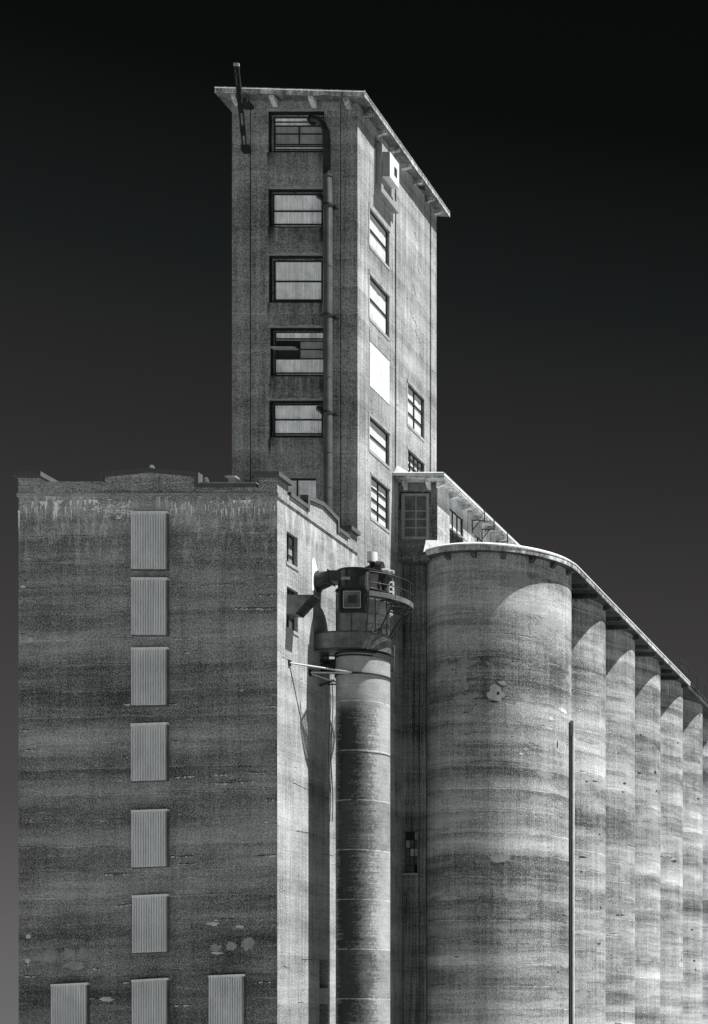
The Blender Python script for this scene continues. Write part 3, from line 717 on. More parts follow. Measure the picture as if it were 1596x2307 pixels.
m = MB(); m.box(p0.x - .17, p0.x + .22, p0.y - .1, T0 - .003, p0.z - .12, p0.z + .2); m.build('foot_bracket', 'frame', bm_)
m = MB(); q = p0 + (p1 - p0) * .60; m.box(q.x - .1, q.x + .35, q.y + .04, T0 - .003, q.z - .1, q.z + .1); m.build('wall_bracket', 'frame', bm_)

# ================================================================== CONNECTING WALL
LY = 95.7
lk = thing('connecting_wall', 'shaded concrete wall between the tower and the nearest silo', 'wall', (PX(900, LY), LY, 0))
m = MB(TF(LY)); gw = (PX(911, LY), PX(941, LY), PZ(1967.6, LY), PZ(1873, LY), .3)
lx = lambda x: PX(x, LY)
wall(m, SIDE + .004, lx(985), 0, PZ(1066, LY) , [gw, (lx(893), lx(895), .2, 30, .08), (lx(908), lx(909.3), .2, gw[2] - .4 if 0 else 9.0, .08), (lx(944), lx(945.5), .2, 24, .08)])
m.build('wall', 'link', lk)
m = MB(TF(LY)); m.box(SIDE + .004, lx(893), .3, PZ(1070, LY), .002, .07); m.box(lx(948), lx(962), .3, PZ(1275, LY), .002, .09); m.build('pilaster', 'link', lk)
m = MB(TF(LY)); rr = random.Random(3)
w_ = None
dkm = []
cw, chh = (gw[1] - gw[0]) / 3, (gw[3] - gw[2]) / 5
m.box(gw[0] + .01, gw[1] - .01, gw[2] + .01, gw[3] - .01, -.28, -.26); w_ = m.build('window', 'void', lk)
for mat, keep in (('midglass', lambda v: v < .55), ('greyglass', lambda v: .55 <= v < .85)):
    m = MB(TF(LY)); rr = random.Random(3)
    for i in range(3):
        for j in range(5):
            v = rr.random()
            if j == 4: v = .95 if i < 2 else v
            if keep(v): m.box(gw[0] + i * cw + .03, gw[0] + (i + 1) * cw - .02, gw[2] + j * chh + .03, gw[2] + (j + 1) * chh - .02, -.255, -.22)
    m.build('pane', mat, w_)
m = MB(TF(LY)); m.box(gw[0] - .06, gw[1] + .06, gw[2] - .1, gw[2], .002, .06); m.build('sill', 'plaster', w_)

# ================================================================== SILOS
SXC, SY1, SR, PITCH = -30.32, 97.36, 4.0, 8.0
ZS = PZ(1238, 92.86); ZS1 = PZ(1221, 92.86)
def silo_mesh(mb, r, z0, z1, seg=96):
    zs_ = [z0, z1]
    rings = [[mb.pt((r * math.cos(2 * math.pi * k / seg), r * math.sin(2 * math.pi * k / seg), z)) for k in range(seg)] for z in zs_]
    for k in range(seg): l = (k + 1) % seg; mb.f.append([rings[0][k], rings[0][l], rings[1][l], rings[1][k]])
    mb.f.append(rings[1])
def cylpatch(mb, cx, cy, R0, ang, z, ra, rz, seed, n=16, jag=.25):
    rnd = random.Random(seed); pr = []
    for rad in (.5, 1.0):
        pr.append([])
        for i in range(n):
            a = 2 * math.pi * i / n; q = rad * (1 + (rnd.uniform(-jag, jag) if rad == 1 else 0))
            th = ang + ra * q * math.cos(a) / R0; zz = z + rz * q * math.sin(a); rr_ = R0 + .012
            pr[-1].append(mb.pt((cx + rr_ * math.sin(th), cy - rr_ * math.cos(th), zz)))
    c = mb.pt((cx + (R0 + .012) * math.sin(ang), cy - (R0 + .012) * math.cos(ang), z))
    for i in range(n): j = (i + 1) % n; mb.f.append([c, pr[0][i], pr[0][j]]); mb.f.append([pr[0][i], pr[1][i], pr[1][j], pr[0][j]])
def on_silo(k, x, y):
    """angle (0 = facing front) and height where the view line through a pixel meets silo k"""
    u = (x - CX) / F; cy = SY1 + PITCH * k
    a = 1 + u * u; b = -2 * (u * SXC + cy); c = SXC ** 2 + cy ** 2 - SR ** 2
    dd = max(b * b - 4 * a * c, 0); Y = (-b - math.sqrt(dd)) / (2 * a); X = u * Y
    return math.atan2(X - SXC, cy - Y), PZ(y, Y)
slab_lab = ['nearest and widest silo, with a round plaster repair and a dark slot', 'second silo from the front, just right of the vertical conduit', 'third silo from the front, second narrow column right of the conduit',
            'fourth silo from the front, with faint dark rings', 'fifth silo from the front, with a broken crack halfway up', 'sixth silo from the front, last under the open railing', 'seventh silo, a thin strip at the right edge of the picture']
silos = []
pat = {0: [(1, [(1118, 1562, 17, 18), (1134, 1539, 9, 5), (1042, 1520, 8, 20), (1196, 1413, 4, 12), (1194, 1432, 7, 2.5), (1185, 1688, 7, 4), (1206, 1668, 12, 10), (1010, 2024, 22, 5), (1030, 1540, 6, 6), (1128, 1935, 20, 9)]),
           (2, [(1242, 1619, 5, 5), (1268, 1600, 5, 5), (1274, 1604, 4, 6), (1262, 1597, 4, 3), (1175, 1699, 5, 2)]),
           (3, [(1113, 1581, 8, 2.5), (1123, 1562, 3, 5), (1256, 1678, 1.4, 8), (1160, 1584, 2, 1.2), (1051, 1605, 7, 1.2), (1053, 1654, 8, 1), (1072, 1650, 5, 1), (1258, 2190, 3, 1.2), (1270, 2062, 3, 1)])],
       1: [(1, [(1300, 1998, 9, 3), (1303, 2025, 8, 4), (1330, 1670, 22, 5), (1350, 2130, 10, 3)]),
           (3, [(1292, 1697, 1.5, 6), (1340, 1760, 6, 1.2), (1313, 1931, 9, 1.6), (1322, 1761, 4, 1.2), (1352, 1880, 2, 2), (1350, 2128, 4, 3), (1354, 2045, 2, 3), (1310, 1964, 2, 2)])],
       2: [(3, [(1408, 1765, 4, 2), (1404, 1784, 2, 2), (1392, 2062, 5, 1.5), (1402, 2062, 4, 1.6), (1395, 1697, 1.3, 1.3)])],
       3: [(3, [(1444, 1656, 4, 1.6), (1441, 1742, 4, 2), (1477, 1740, 3, 3), (1480, 1782, 2, 2)])],
       4: [(1, [(1502, 1929, 13, 4), (1518, 1936, 7, 4)]), (3, [(1504, 1931, 14, 1.6), (1520, 1940, 5, 3), (1528, 1674, 2, 2), (1536, 2163, 2, 2)]), (2, [(1506, 1552, 1.2, 17), (1517, 1540, .8, 6)])],
       5: [(3, [(1577, 1612, 2, 3), (1574, 1800, 4, 2), (1560, 2095, 3, 2), (1565, 2165, 3, 2), (1568, 2185, 2, 2)])]}
for k in range(7):
    cy = SY1 + PITCH * k
    t = thing('silo', slab_lab[k], 'silo', (SXC, cy, 0), 'row of round concrete silos'); silos.append(t)
    m = MB(); silo_mesh(m, SR, 0, ZS + .12)
    for mi, lst in pat.get(k, []):
        m.mat(mi)
        for x, y, rx, ry in lst:
            a, z = on_silo(k, x, y); cylpatch(m, 0, 0, SR, a, z, rx / F * (cy - 4) / max(.35, math.cos(a - .3)), ry / F * (cy - 4), int(x * 3 + y), 18, .28)
    m.v = [(x + SXC, y + cy, z) for x, y, z in m.v]
    m.build('shell', ['silo', 'plaster', 'chip', 'void'], t, smooth=True)

# roof over the silos
sr = thing('silo_roof', 'long concrete roof slab over the silos with a curved front end', 'roof', (SXC, SY1, ZS))
RE = 4.5; XE = SXC + RE; YEND = PY(1556, XE)
poly = [(-34.75, 93.7), (-33.42, 93.72)]
a0 = math.atan2(-33.3 - SXC, 4.6 * .75)
n = 40; arc = []
for i in range(n + 1):
    a = R(-44) + (R(90) - R(-44)) * i / n; arc.append((SXC + RE * math.sin(a), SY1 - RE * math.cos(a)))
edge = arc + [(XE, SY1 + (YEND - SY1) * i / 30) for i in range(1, 31)]
def offs(pts, d):
    out = []
    for i, p in enumerate(pts):
        a = Vector(pts[max(i - 1, 0)]); b = Vector(pts[min(i + 1, len(pts) - 1)]); t_ = (b - a).normalized(); out.append((p[0] + t_.y * d, p[1] - t_.x * d))
    return out
outline = [(-33.6, 95.3)] + edge + [(-35.2, YEND), (-35.2, 96.2), (-33.6, 96.2)]
m = MB(); m.prism(outline, ZS, ZS1 - .10); sb = m.build('slab', 'slab', sr)
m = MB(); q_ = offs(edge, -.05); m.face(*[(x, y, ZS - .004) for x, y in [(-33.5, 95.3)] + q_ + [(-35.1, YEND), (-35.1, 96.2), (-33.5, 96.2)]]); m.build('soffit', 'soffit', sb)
m = MB(); e0 = offs(edge, .03); e1 = offs(edge, .03); e2 = offs(edge, -.16)
for i in range(len(edge) - 1):
    m.face((*e0[i], ZS1 - .16), (*e0[i + 1], ZS1 - .16), (*e1[i + 1], ZS1 - .08), (*e1[i], ZS1 - .08))
    m.face((*e1[i], ZS1 - .08), (*e1[i + 1], ZS1 - .08), (*e2[i + 1], ZS1 + .04), (*e2[i], ZS1 + .04))
m.face(*[(x, y, ZS1 + .03) for x, y in [(-33.5, 95.3)] + e2 + [(-35.1, YEND), (-35.1, 96.2)]])
m.build('edge_flashing', 'flash', sr)
m = MB(); in_ = offs(edge, -.012)
for a in (-25, -2, 20, 42, 62, 84):
    A_ = R(a); dx, dy = math.sin(A_), -math.cos(A_); tx, ty = -dy, dx
    c0 = Vector((SXC + dx * (SR - .05), SY1 + dy * (SR - .05), ZS)); c1 = Vector((SXC + dx * (RE - .1), SY1 + dy * (RE - .1), ZS)); tt = Vector((tx, ty, 0)) * .13
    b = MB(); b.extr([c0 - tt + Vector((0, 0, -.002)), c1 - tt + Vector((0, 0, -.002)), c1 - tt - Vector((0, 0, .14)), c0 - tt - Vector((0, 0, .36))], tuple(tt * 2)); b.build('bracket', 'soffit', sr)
for k in range(0, 4):
    for dy in (2.9, 5.1, 8.0):
        Y = SY1 + PITCH * k + dy
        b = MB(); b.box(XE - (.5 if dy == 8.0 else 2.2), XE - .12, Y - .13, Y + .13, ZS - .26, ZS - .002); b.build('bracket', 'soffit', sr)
# infill between silos above: set-back beam
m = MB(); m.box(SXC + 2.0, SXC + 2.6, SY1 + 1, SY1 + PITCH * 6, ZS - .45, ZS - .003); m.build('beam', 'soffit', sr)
# far lower walkway slab
fs = thing('far_roof', 'dark far roof edge beyond the end of the long slab', 'roof', (XE, YEND, ZS))
m = MB(); m.box(-34.6, XE - .15, YEND + .01, SY1 + PITCH * 7, ZS - .1, ZS1 - .25)
for i in range(34): Y = YEND + .3 + i * .62; m.box(XE - .3, XE - .06, Y, Y + .2, ZS1 - .249, ZS1 - .02)
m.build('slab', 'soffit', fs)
rl = thing('roof_railing', 'thin black guard railing along the far end of the silo roof', 'railing', (XE, YEND, ZS1))
m = MB(); zr0 = ZS1 - .24
Y0 = YEND - 3.3
for i in range(7):
    Y = Y0 + i * 3.3; b = MB(); b.tube([(XE - .1, Y, zr0 if i else ZS1), (XE - .1, Y, ZS1 + 1.1)], .03, 6); b.build('post', 'frame', rl)
for h in (.55, 1.08): b = MB(); b.tube([(XE - .1, Y0, ZS1 + h), (XE - .1, Y0 + 21, ZS1 + h)], .025, 6); b.build('rail', 'frame', rl)

# conduit down silo one
a, z = on_silo(0, 1281, 1622)
cd = thing('conduit', 'narrow vertical conduit running down the right edge of the nearest silo', 'conduit', (SXC + SR, SY1, 0))
aa = R(71); cxp, cyp = SXC + (SR + .06) * math.sin(aa), SY1 - (SR + .06) * math.cos(aa)
yc_ = 97.3; xc = PX(1279.5, yc_)
m = MB(); m.extr([(xc - .16, yc_, 0), (xc + .15, yc_, 0), (xc + .12, yc_, PZ(1628, yc_)), (xc + .02, yc_, PZ(1628, yc_)), (xc - .08, yc_, PZ(1900, yc_))], (0, .5, 0)); m.build('pipe_shadow', 'frame', cd)  # tapered black strip modelled in place of the pipe's cast shadow
m = MB(); m.tube([(xc + .23, yc_ + .35, 0), (xc + .23, yc_ + .35, PZ(1655, yc_))], .075, 8); m.build('pipe', 'flash', cd, smooth=True)
m = MB(); m.box(xc + .0, xc + .28, yc_ + .2, yc_ + .6, PZ(1655, yc_), PZ(1622, yc_)); m.build('cover', 'plaster', cd)

# ================================================================== GALLERY on the silos
GY = 94.93; GX = PX(986, GY)
gl = thing('gallery', 'small flat roofed concrete gallery house on top of the silos', 'building', (GX, GY, ZS))
GXL = PX(897, GY); ZG = PZ(1068, 94.12) - .2; ZG0 = PZ(1266, GY)
m = MB(TF(GY)); gfw = (PX(906, GY), PX(967, GY), PZ(1215, GY), PZ(1112, GY), .16)
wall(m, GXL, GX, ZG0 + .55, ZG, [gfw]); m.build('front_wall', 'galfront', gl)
m = MB(); m.box(GXL + .01, GX - .3, GY - .06, LY + .3, ZG0, ZG0 + .56); m.build('base_beam', 'galfront', gl)
gs = [(1013.6, 1044.5, 1142, 2.35), (1071, 1091, 1202, 2.35), (1112, 1124, 1240, 2.2), (1143, 1152, 1262, 2.2)]
gh = [(PY(a, GX), PY(b, GX), PZ(c, PY(a, GX)) - h, PZ(c, PY(a, GX)), .2) for a, b, c, h in gs]
m = MB(TS(GX)); wall(m, GY, 140, ZS1 + .0, ZG, gh)
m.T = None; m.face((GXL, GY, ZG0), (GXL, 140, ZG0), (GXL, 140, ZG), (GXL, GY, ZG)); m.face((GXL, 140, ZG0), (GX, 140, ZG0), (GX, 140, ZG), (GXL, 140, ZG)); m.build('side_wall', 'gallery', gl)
for i, q in enumerate(gh): window(TS(GX), *q[:4], .18, 3 if i == 0 else 2, 2, gl, fw=.07, bw=.06, sill='plaster', sd=.03)
q = gh[0]; m = MB(TS(GX)); m.extr([(q[0] + .1, q[2] + 1.15, .0), (q[1] - .1, q[2] + 1.15, .0), (q[1] - .1, q[2] + .75, .55), (q[0] + .1, q[2] + .75, .55)], (0, .04, 0)); m.build('open_sash', 'plaster', gl)
m = MB(TS(GX)); m.box(q[0] + .1, q[1] - .1, q[2] + .1, q[2] + 1.1, -.14, -.1); m.build('dark_opening', 'darkglass', gl)
# front window
u0, u1, v0, v1, _ = gfw
m = MB(TF(GY)); m.box(u0 + .12, u1 - .12, v0 + .14, v1 - .1, -.12, -.10); w_ = m.build('window', 'midglass', gl)
m = MB(TF(GY)); m.box(u0 - .02, u0 + .15, v0, v1, -.158, .03); m.box(u1 - .15, u1 + .02, v0, v1, -.158, .03); m.box(u0 + .15, u1 - .15, v1 - .13, v1, -.158, .025); m.box(u0 + .15, u1 - .15, v0, v0 + .15, -.158, .03)
m.build('frame', 'grey', w_)
m = MB(TF(GY)); uc = (u0 + u1) / 2
m.box(uc - .03, uc + .03, v0 + .15, v1 - .13, -.099, -.06)
for fr_ in (.26, .45, .63): v = v0 + (v1 - v0) * fr_; m.box(u0 + .15, u1 - .15, v - .03, v + .03, -.099, -.055)
m.build('glazing_bar', 'grey', w_)
m = MB(TF(GY)); rr = random.Random(6); u = u0 - .1
while u < u1 + .1: L = rr.uniform(.08, .2); m.box(u, u + L, v1 + .01, v1 + rr.uniform(.06, .14), -.002, .008); u += L + .001
m.box(u0 - .14, u0 - .025, v1 - .9, v1, -.002, .007); m.box(u1 + .025, u1 + .1, v1 - .6, v1, -.002, .007); m.build('dark_strips', 'frame', w_)  # thin dark strips above and beside the window head
# roof
gy0 = 94.12; gx0, gx1 = PX(885.5, gy0), PX(1001, gy0)
zt2 = PZ(1065, gy0)
m = MB(); m.box(gx0, gx1, gy0, 141, ZG - .0, zt2 - .06); rf = m.build('roof', 'slab', gl)
m = MB(); m.box(gx0, gx1 + .03, gy0 - .03, gy0 + .1, zt2 - .16, zt2); m.box(gx1 - .12, gx1 + .03, gy0 + .101, 141, zt2 - .16, zt2)
m.face((gx0, gy0 - .03, zt2 - .02), (gx1 + .03, gy0 - .03, zt2 - .02), (gx1 - .1, gy0 + .15, zt2 + .09), (gx0, gy0 + .15, zt2 + .09))
m.face((gx1 + .035, gy0 - .03, zt2 - .02), (gx1 + .035, 141, zt2 - .02), (gx1 - .1, 141, zt2 + .09), (gx1 - .1, gy0 + .15, zt2 + .09))
m.build('edge_flashing', 'flash', rf)
m = MB()
m.extr([(gx0 - .02, gy0 + .2, zt2), (gx0 + 1.0, gy0 + .2, zt2), (gx0 + .1, gy0 + .6, zt2 + .55), (gx0 - .02, gy0 + .6, zt2 + .6)], (0, .6, 0)); m.build('flashing_wedge', 'flash', rf)
for u in (PX(915, GY), PX(968, GY)): bracket(TF(GY), u, 0, ZG - .003, .45, .10, rf, 'slab', .42, .12)
for i in range(16): bracket(TS(GX), GY - .1 + i * 2.15, 0, ZG - .003, .50, .11, rf, 'gallery', .34, .16)
for i, x in enumerate((1064, 1086, 1117)):
    Y = PY(x, GX); labs = ['first black steel railing bracket under the gallery eave, nearest the gallery window', 'middle black steel railing bracket under the gallery eave', 'farthest black steel railing bracket under the gallery eave']
    t = thing('eave_bracket', labs[i], 'bracket', (GX, Y, ZG - 1), 'black steel brackets under the gallery eave')
    m = MB(); z = ZG - .35; m.tube([(GX + .02, Y, z), (gx1 + .1, Y, z)], .035, 4); m.tube([(GX + .02, Y, z), (GX + .02, Y, z - .75)], .035, 4); m.tube([(GX + .02, Y, z - .6), (GX + .5, Y, z)], .03, 4); m.build('arm', 'frame', t)
    m = MB(); m.tube([(gx1 + .1, Y, z - .1), (gx1 + .1, Y, zt2 + .18)], .035, 4); m.build('post', 'frame', t)
# sloped flashing where the gallery foot meets the curved slab
m = MB(); xa_, xb_ = PX(958, 94.7), PX(986, 94.7)
z0_, z1_ = PZ(1236, 94.4), PZ(1216, 94.8)
m.extr([(xa_, 94.85, z1_), (GX + .02, 94.9, z1_), (GX + .12, 94.45, ZS1 + .03), (xa_ + .02, 94.4, ZS1 - .10)], (0, .02, 0)); m.build('foot_flashing', 'flash', gl)

# ================================================================== DUST COLLECTOR
AX, AY, PR = PX(818.5, 84.6), 84.6, 1.275
dc = thing('dust_collector', 'tall streaked cylindrical dust collector standing against the side wall', 'dust collector', (AX, AY, 0))
fz = lambda y: PZ(y, 83.33)
def cyl(r, z0, z1, name, mat, parent=dc, seg=64, r2=None, rows=1):
    m = MB(); rings = []
    for j in range(rows + 1):
        t_ = j / rows; rad = r + ((r2 if r2 else r) - r) * t_; z = z0 + (z1 - z0) * t_
        rings.append([m.pt((AX + rad * math.cos(2 * math.pi * k / seg), AY + rad * math.sin(2 * math.pi * k / seg), z)) for k in range(seg)])
    for a, b in zip(rings, rings[1:]):
        for k in range(seg): l = (k + 1) % seg; m.f.append([a[k], a[l], b[l], b[k]])
    m.f.append(rings[0][::-1]); m.f.append(rings[-1])
    return m.build(name, mat, parent, smooth=True, loc=(AX, AY, 0))
ZTOP, ZFL = fz(1279.5), fz(1323)
ZC1, ZC0 = fz(1424), fz(1460)
cyl(PR, 0, fz(1470), 'pipe', 'shell')
cyl(PR - .02, ZC1 - .01, ZFL - .15, 'lower_drum', 'steel2')
cyl(PR - .02, ZFL - .149, ZFL + .10, 'drum_taper', 'steel', r2=PR - .10)
cyl(PR - .10, ZFL + .10, ZTOP, 'drum', 'steel')
cyl(PR - .05, ZTOP + .001, ZTOP + .07, 'rim', 'frame')
cyl(PR + .02, ZFL - .02, ZFL + .05, 'flange', 'frame')
cyl(PR + .05, fz(1470) + .001, fz(1466), 'flange', 'frame'); cyl(PR + .05, fz(1477), fz(1473.5), 'flange', 'frame')
cyl(PR + .06, fz(1518), fz(1514.5), 'flange', 'frame')
cyl(PR + .008, fz(1695), fz(1693), 'seam_ring', 'steel')
# scroll duct round the front
m = MB(); path = [(SIDE + .01, 83.75), (-34.7, 83.44), (-34.1, AY - PR - .05)]
RC = PR + .045
for i in range(41):
    a = R(-12) + R(192) * i / 40; path.append((AX + RC * math.sin(a), AY - RC * math.cos(a)))
path += [(AX - .3, AY + RC), (SIDE + .01, 85.2)]
b = MB(); b.prism(path[::-1], ZC0, ZC1); b.build('scroll_duct', 'steel2', dc)
m = MB(); pth = [(x, y, ZC1 + .02) for x, y in path[:44]]; m.tube(pth, .035, 6); m.tube([(x, y, ZC0 - .01) for x, y in path[:44]], .03, 6); m.build('duct_rim', 'steel', dc)
# access door
hw = .635; dz0, dz1 = fz(1380), fz(1322.5); yf = AY - PR
m = MB(TF(yf)); m.box(AX - hw, AX + hw, dz0, dz1, -.35, .06)
w_ = m.build('access_door', 'steel', dc)
m = MB(TF(yf - .06)); 
m.box(AX - hw - .02, AX - hw + .10, dz0, dz1, .002, .08); m.box(AX + hw - .10, AX + hw + .02, dz0, dz1, .002, .08); m.box(AX - hw + .10, AX + hw - .10, dz1 - .1, dz1 + .02, .002, .08); m.box(AX - hw + .10, AX + hw - .10, dz0 - .02, dz0 + .1, .002, .08); dfm = m
m = MB(TF(yf - .06)); m.box(AX - .43, AX + .43, dz0 + .2, dz1 - .24, .002, .05); m.build('plate', 'steel2', w_)
m = MB(TF(yf - .11))
for s_ in (-1, 1): m.box(AX + s_ * .42 - .02, AX + s_ * .42 + .02, dz0 + .2, dz1 - .24, .0, .03)
for z in (dz0 + .2, dz1 - .24): m.box(AX - .40, AX + .40, z - .02, z + .02, 0, .03)
m.build('bead', 'plaster', w_)
m = MB(TF(yf - .11)); m.box(AX - .2, AX + .2, dz0 + .42, dz0 + .82, .002, .03); m.build('hatch', 'steel', w_)
m = dfm
for i in range(12):
    for v in (dz0 + .15, dz1 - .17): m.box(AX - .5 + i * .09, AX - .475 + i * .09, v - .015, v + .015, .002, .03)
    for u in (AX - .48, AX + .48): m.box(u - .015, u + .015, dz0 + .15 + i * .08, dz0 + .175 + i * .08, .002, .03)
m.build('frame', 'frame', w_)
def on_drum(a, r, z): return (AX + r * math.sin(R(a)), AY - r * math.cos(R(a)), z)
for a_ in (-48, -20, 36, 75, 110):
    m = MB(); m.tube([on_drum(a_, PR - .07, ZFL + .12), on_drum(a_, PR - .07, ZTOP)], .022, 4); m.build('seam_weld', 'frame', dc)
for a_ in (-60, -4, 48, 82):
    m = MB(); m.tube([on_drum(a_, PR - .005, ZC1 + .02), on_drum(a_, PR - .005, dz0 - .1 if a_ == -4 else ZFL - .17)], .018, 4); m.build('seam_weld', 'steel', dc)
for z_ in (ZC1 + .55, ZC1 + 1.05):
    cyl(PR + .004, z_, z_ + .03, 'seam_ring', 'steel2')
m = MB(); m.tube([on_drum(a_, PR + .06, ZC1 + .04) for a_ in range(20, 61, 8)], .03, 5); m.tube([on_drum(60, PR + .06, ZC1 + .04), on_drum(60, PR + .08, ZC1 + .35)], .035, 5); m.build('lifting_lug', 'frame', dc)
a = R(-8); m = MB(TF(AY - PR + .06)); m.box(PX(777, 83.8), PX(797, 83.8), fz(1305), fz(1299), -.1, .03); m.build('name_plate', 'plaster', dc)
# inlet duct from the wall
m = MB(); Yd = 84.15; zd = PZ(1310, 84.1); segs = 24
circ = [(SIDE + .06, Yd + .47 * math.cos(2 * math.pi * k / segs + math.pi / segs), zd + .47 * math.sin(2 * math.pi * k / segs + math.pi / segs)) for k in range(segs)]
zbx0, zbx1 = PZ(1311, 83.9), PZ(1286.5, 83.9)
zm = (zbx0 + zbx1) / 2; hz_ = (zbx1 - zbx0) / 2; hy = .42; sq = []
for k in range(segs):
    a = 2 * math.pi * k / segs + math.pi / segs; c_, s_ = math.cos(a), math.sin(a); q = max(abs(c_), abs(s_))
    sq.append((SIDE + .68, Yd + hy * c_ / q, zm + hz_ * s_ / q))
A_ = [m.pt(p) for p in circ]; B_ = [m.pt(p) for p in sq]
for k in range(segs): l = (k + 1) % segs; m.f.append([A_[k], A_[l], B_[l], B_[k]])
o = m.build('inlet_cone', 'steel', dc)
m = MB(); m.box(SIDE + .681, AX - .8, Yd - hy, Yd + hy, zbx0, zbx1); m.build('inlet_box', 'steel', dc)
m = MB(); m.tube([(SIDE + .01, Yd, zd), (SIDE + .08, Yd, zd)], .53, 28); m.build('flange', 'steel', dc); m = MB(); m.box(SIDE + .66, SIDE + .70, Yd - hy - .05, Yd + hy + .05, zbx0 - .05, zbx1 + .05); m.build('flange', 'steel', dc)
# small service gantry behind, under the scroll duct
m = MB(); m.box(SIDE + .01, -34.45, 84.4, 85.3, PZ(1490, 84.4), PZ(1485, 84.4)); m.box(SIDE + .01, -34.45, 84.5, 85.2, PZ(1512, 84.4), PZ(1494, 84.4)); m.tube([(SIDE, 84.4, PZ(1478, 84.4)), (-34.5, 84.4, PZ(1478, 84.4))], .03, 6); m.tube([(-34.9, 84.4, PZ(1490, 84.4)), (-34.9, 84.4, PZ(1468, 84.4))], .03, 6); m.build('service_gantry', 'frame', dc)
m = MB(); m.tube([(SIDE + .02, 84.3, PZ(1545, 84.3)), (-34.6, 84.5, PZ(1531, 84.3))], .06, 6); m.tube([(-34.9, 84.4, PZ(1541, 84.3)), (-34.5, 84.4, PZ(1541, 84.3))], .04, 6); m.build('strut', 'frame', dc)
# rear ladder seen right of the pipe
m = MB(); yl_ = 86.1; xl0, xl1 = PX(881, yl_), PX(889, yl_)
m.tube([(xl1, yl_, PZ(1510, yl_)), (xl1, yl_, PZ(1456, yl_))], .03, 6)
for y in (1456, 1480, 1503): m.tube([(xl0 - .3, yl_, PZ(y, yl_)), (xl1 + .02, yl_, PZ(y, yl_))], .025, 6)
m.box(xl0 - .2, xl1, yl_ - .05, yl_ + .05, PZ(1515, yl_), PZ(1508, yl_)); m.build('rear_bracket', 'steel2', dc)
# cable dropping beside the pipe
m = MB(); pts = [(-34.75 + .05 * math.sin(i * .7), 84.55, PZ(1530, 84.5) - i * .55) for i in range(14)]; m.tube(pts, .02, 5); m.tube([(x - .12, y, z) for x, y, z in pts], .015, 5); m.build('cable', 'steel', dc)

# platform round the right of the drum
pf = thing('inspection_platform', 'semicircular railed steel inspection platform on the dust collector', 'platform', (AX, AY, fz(1342)))
ZD = PZ(1341, 82.5); RO = 2.38
def arc(r, z, a0, a1, n=30): return [(AX + r * math.sin(R(a0 + (a1 - a0) * i / n)), AY - r * math.cos(R(a0 + (a1 - a0) * i / n)), z) for i in range(n + 1)]
m = MB()                                  # open grating: bearing bars and cross bars
r = PR + .06
while r < RO - .02:
    for p, q in zip(arc(r, 0, 28, 152), arc(r, 0, 28, 152)[1:]):
        m.face((p[0], p[1], ZD + .16), (q[0], q[1], ZD + .16), (q[0], q[1], ZD + .20), (p[0], p[1], ZD + .20))
    r += .06
for i in range(0, 63): 
    a = R(28 + i * 2); s_, c_ = math.sin(a), -math.cos(a); w = .018
    p = [(AX + rr_ * s_ + sg * w * -c_, AY + rr_ * c_ + sg * w * s_, ZD + .165) for rr_, sg in ((PR, -1), (RO, -1), (RO, 1), (PR, 1))]; m.face(*p)
m.build('grating', 'steel', pf)
m = MB(); o_, i_ = arc(RO, 0, 28, 152), arc(RO - .05, 0, 28, 152)
for k in range(30):
    a, b, c, d = o_[k], o_[k + 1], i_[k + 1], i_[k]
    for lo, hi in (((ZD), (ZD + .24)),):
        m.face((a[0], a[1], lo), (b[0], b[1], lo), (b[0], b[1], hi), (a[0], a[1], hi)); m.face((d[0], d[1], lo), (c[0], c[1], lo), (c[0], c[1], hi), (d[0], d[1], hi))
        m.face((a[0], a[1], hi), (b[0], b[1], hi), (c[0], c[1], hi), (d[0], d[1], hi)); m.face((a[0], a[1], lo), (b[0], b[1], lo), (c[0], c[1], lo), (d[0], d[1], lo))
m.build('toe_board', 'steel2', pf)
m = MB()
for a in (28, 60, 90, 120, 152): p = arc(PR, ZD + .08, a, a, 1)[0]; q = arc(RO, ZD + .08, a, a, 1)[0]; m.tube([p, q], .05, 4)
m.tube(arc(1.85, ZD + .05, 28, 152), .03, 4); m.build('joist', 'steel', pf)
for h in (.55, 1.08): m = MB(); m.tube(arc(RO - .02, ZD + .1 + h, 28, 152), .028, 8); m.build('rail', 'frame', pf, smooth=True)
for a in (28, 60, 90, 120, 152): p = arc(RO - .02, ZD + .1, a, a, 1)[0]; m = MB(); m.tube([p, (p[0], p[1], ZD + 1.18)], .03, 6); m.build('post', 'frame', pf)
for a in (28, 60, 90, 125):
    p = arc(RO - .06, ZD + .02, a, a, 1)[0]; q = arc(PR + .04, ZC1 + .05, a - (0 if a != 60 else 6), a, 1)[0]; m = MB(); m.tube([p, q], .042, 4); m.build('strut', 'frame', pf)

# extractor fan with its motor and stack
ef = thing('extractor_fan', 'extractor fan with pale capped stack and motor on top of the dust collector', 'fan', (PX(845, AY), AY, ZTOP))
xq = PX(839, AY); m = MB(); m.tube([(xq, AY, PZ(1267, AY)), (xq, AY, PZ(1245, AY))], .25, 28); m.build('stack_cap', 'white', ef, smooth=True)
m = MB(); m.tube([(xq, AY, ZTOP + .0), (xq, AY, PZ(1267, AY) - .002)], .14, 18); m.tube([(xq, AY, PZ(1292, AY)), (xq, AY, PZ(1284, AY))], .2, 18); m.build('stack_neck', 'steel', ef, smooth=True)
m = MB(); m.extr([(PX(808, AY), AY - .3, ZTOP + .07), (xq, AY - .3, ZTOP + .07), (xq, AY - .3, ZTOP + .42), (PX(828, AY), AY - .3, ZTOP + .30)], (0, .5, 0)); m.build('inlet_hood', 'steel', ef)
xf = PX(857, AY - .3); zf = PZ(1279, AY - .3)
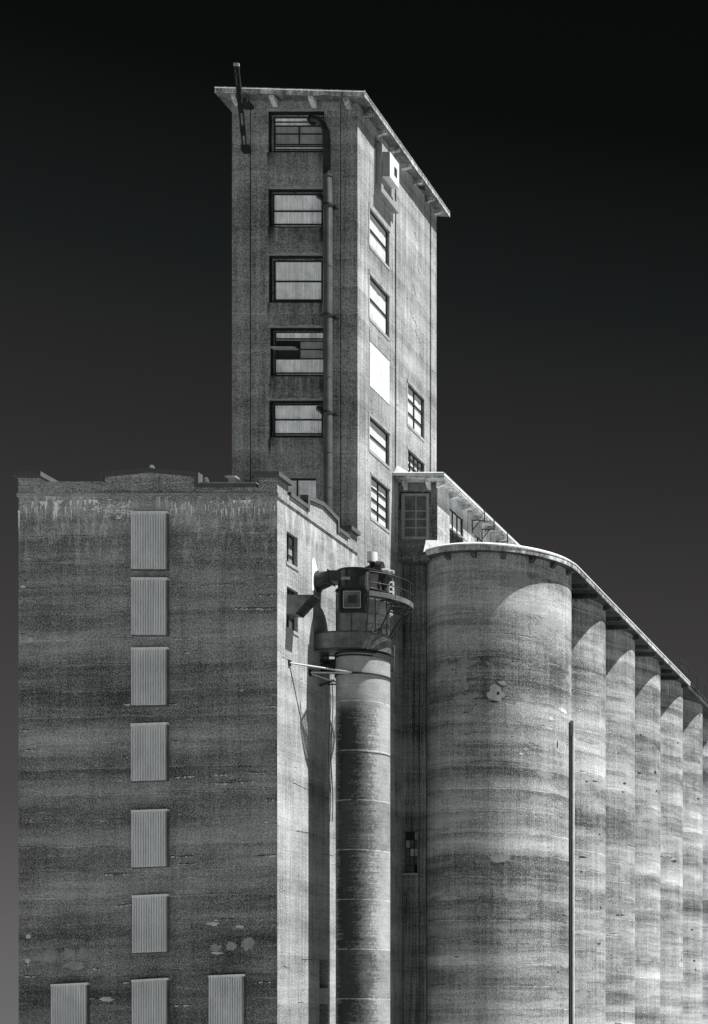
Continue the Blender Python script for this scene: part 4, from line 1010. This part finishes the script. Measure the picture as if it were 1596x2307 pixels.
m = MB(); m.tube([(xf - .14, AY - .3, zf), (xf + .03, AY - .3, zf), (xf + .14, AY - .3, zf)], .34, 32, r2=.30); m.tube([(xf - .20, AY - .3, zf), (xf - .14, AY - .3, zf)], .28, 28); m.build('fan_housing', 'steel', ef)
m = MB(); m.tube([(xf + .15, AY - .3, zf - .20), (PX(884, AY), AY - .3, zf - .20)], .15, 20); m.tube([(PX(884, AY), AY - .3, zf - .20), (PX(893, AY), AY - .3, zf - .22)], .09, 14); m.build('motor', 'alum', ef, smooth=True)
m = MB(); x0, x1 = PX(843, AY), PX(884, AY); zk = zf - .38
m.extr([(x0, AY - .6, zk), (x1, AY - .6, zk), (x1 - .25, AY - .6, zk - .40), (x0 + .15, AY - .6, zk - .40)], (0, .7, 0)); m.build('motor_mount', 'steel', ef)
m = MB(); m.tube([(PX(866, AY), AY - .6, zk - .4), (PX(868, AY), AY - .5, ZD + .2)], .06, 8); m.tube([(PX(850, AY), AY - 1.2, zk - .1), (PX(849, AY), AY - 1.3, ZD + .5), (PX(856, AY), AY - 1.2, ZD + .25)], .1, 10); m.build('pipework', 'steel2', ef, smooth=True)
m = MB()
for i in range(4): m.box(PX(882, AY), PX(887, AY), AY - .2, AY - .1, zk - .25 - i * .24, zk - .12 - i * .24)
m.build('cable_tray', 'steel2', ef)

# tie rods from the wall to the ring
rz = fz(1515)
rods = [((SIDE, PY(651.6), PZ(1493.6, PY(651.6))), (-33.25, 83.30, rz), 'longest pale tie rod from the sunlit wall to the pipe ring', .045),
        ((SIDE, 83.2, PZ(1515, 83.2)), (-33.35, 83.31, rz - .03), 'nearly level pale tie rod just below the longest one', .04),
        ((SIDE, 83.25, PZ(1516.5, 83.2)), (-34.45, 84.3, fz(1528)), 'short pale tie rod slanting down to the left of the pipe ring', .035)]
for a, b, lab, r_ in rods:
    t = thing('tie_rod', lab, 'tie rod', a, 'pale tie rods holding the dust collector')
    m = MB(); m.tube([a, b], r_, 8); m.build('rod', 'cable', t, smooth=True)
    m = MB(); m.box(SIDE + .002, SIDE + .06, a[1] - .12, a[1] + .12, a[2] - .14, a[2] + .14); m.build('wall_plate', 'frame', t)
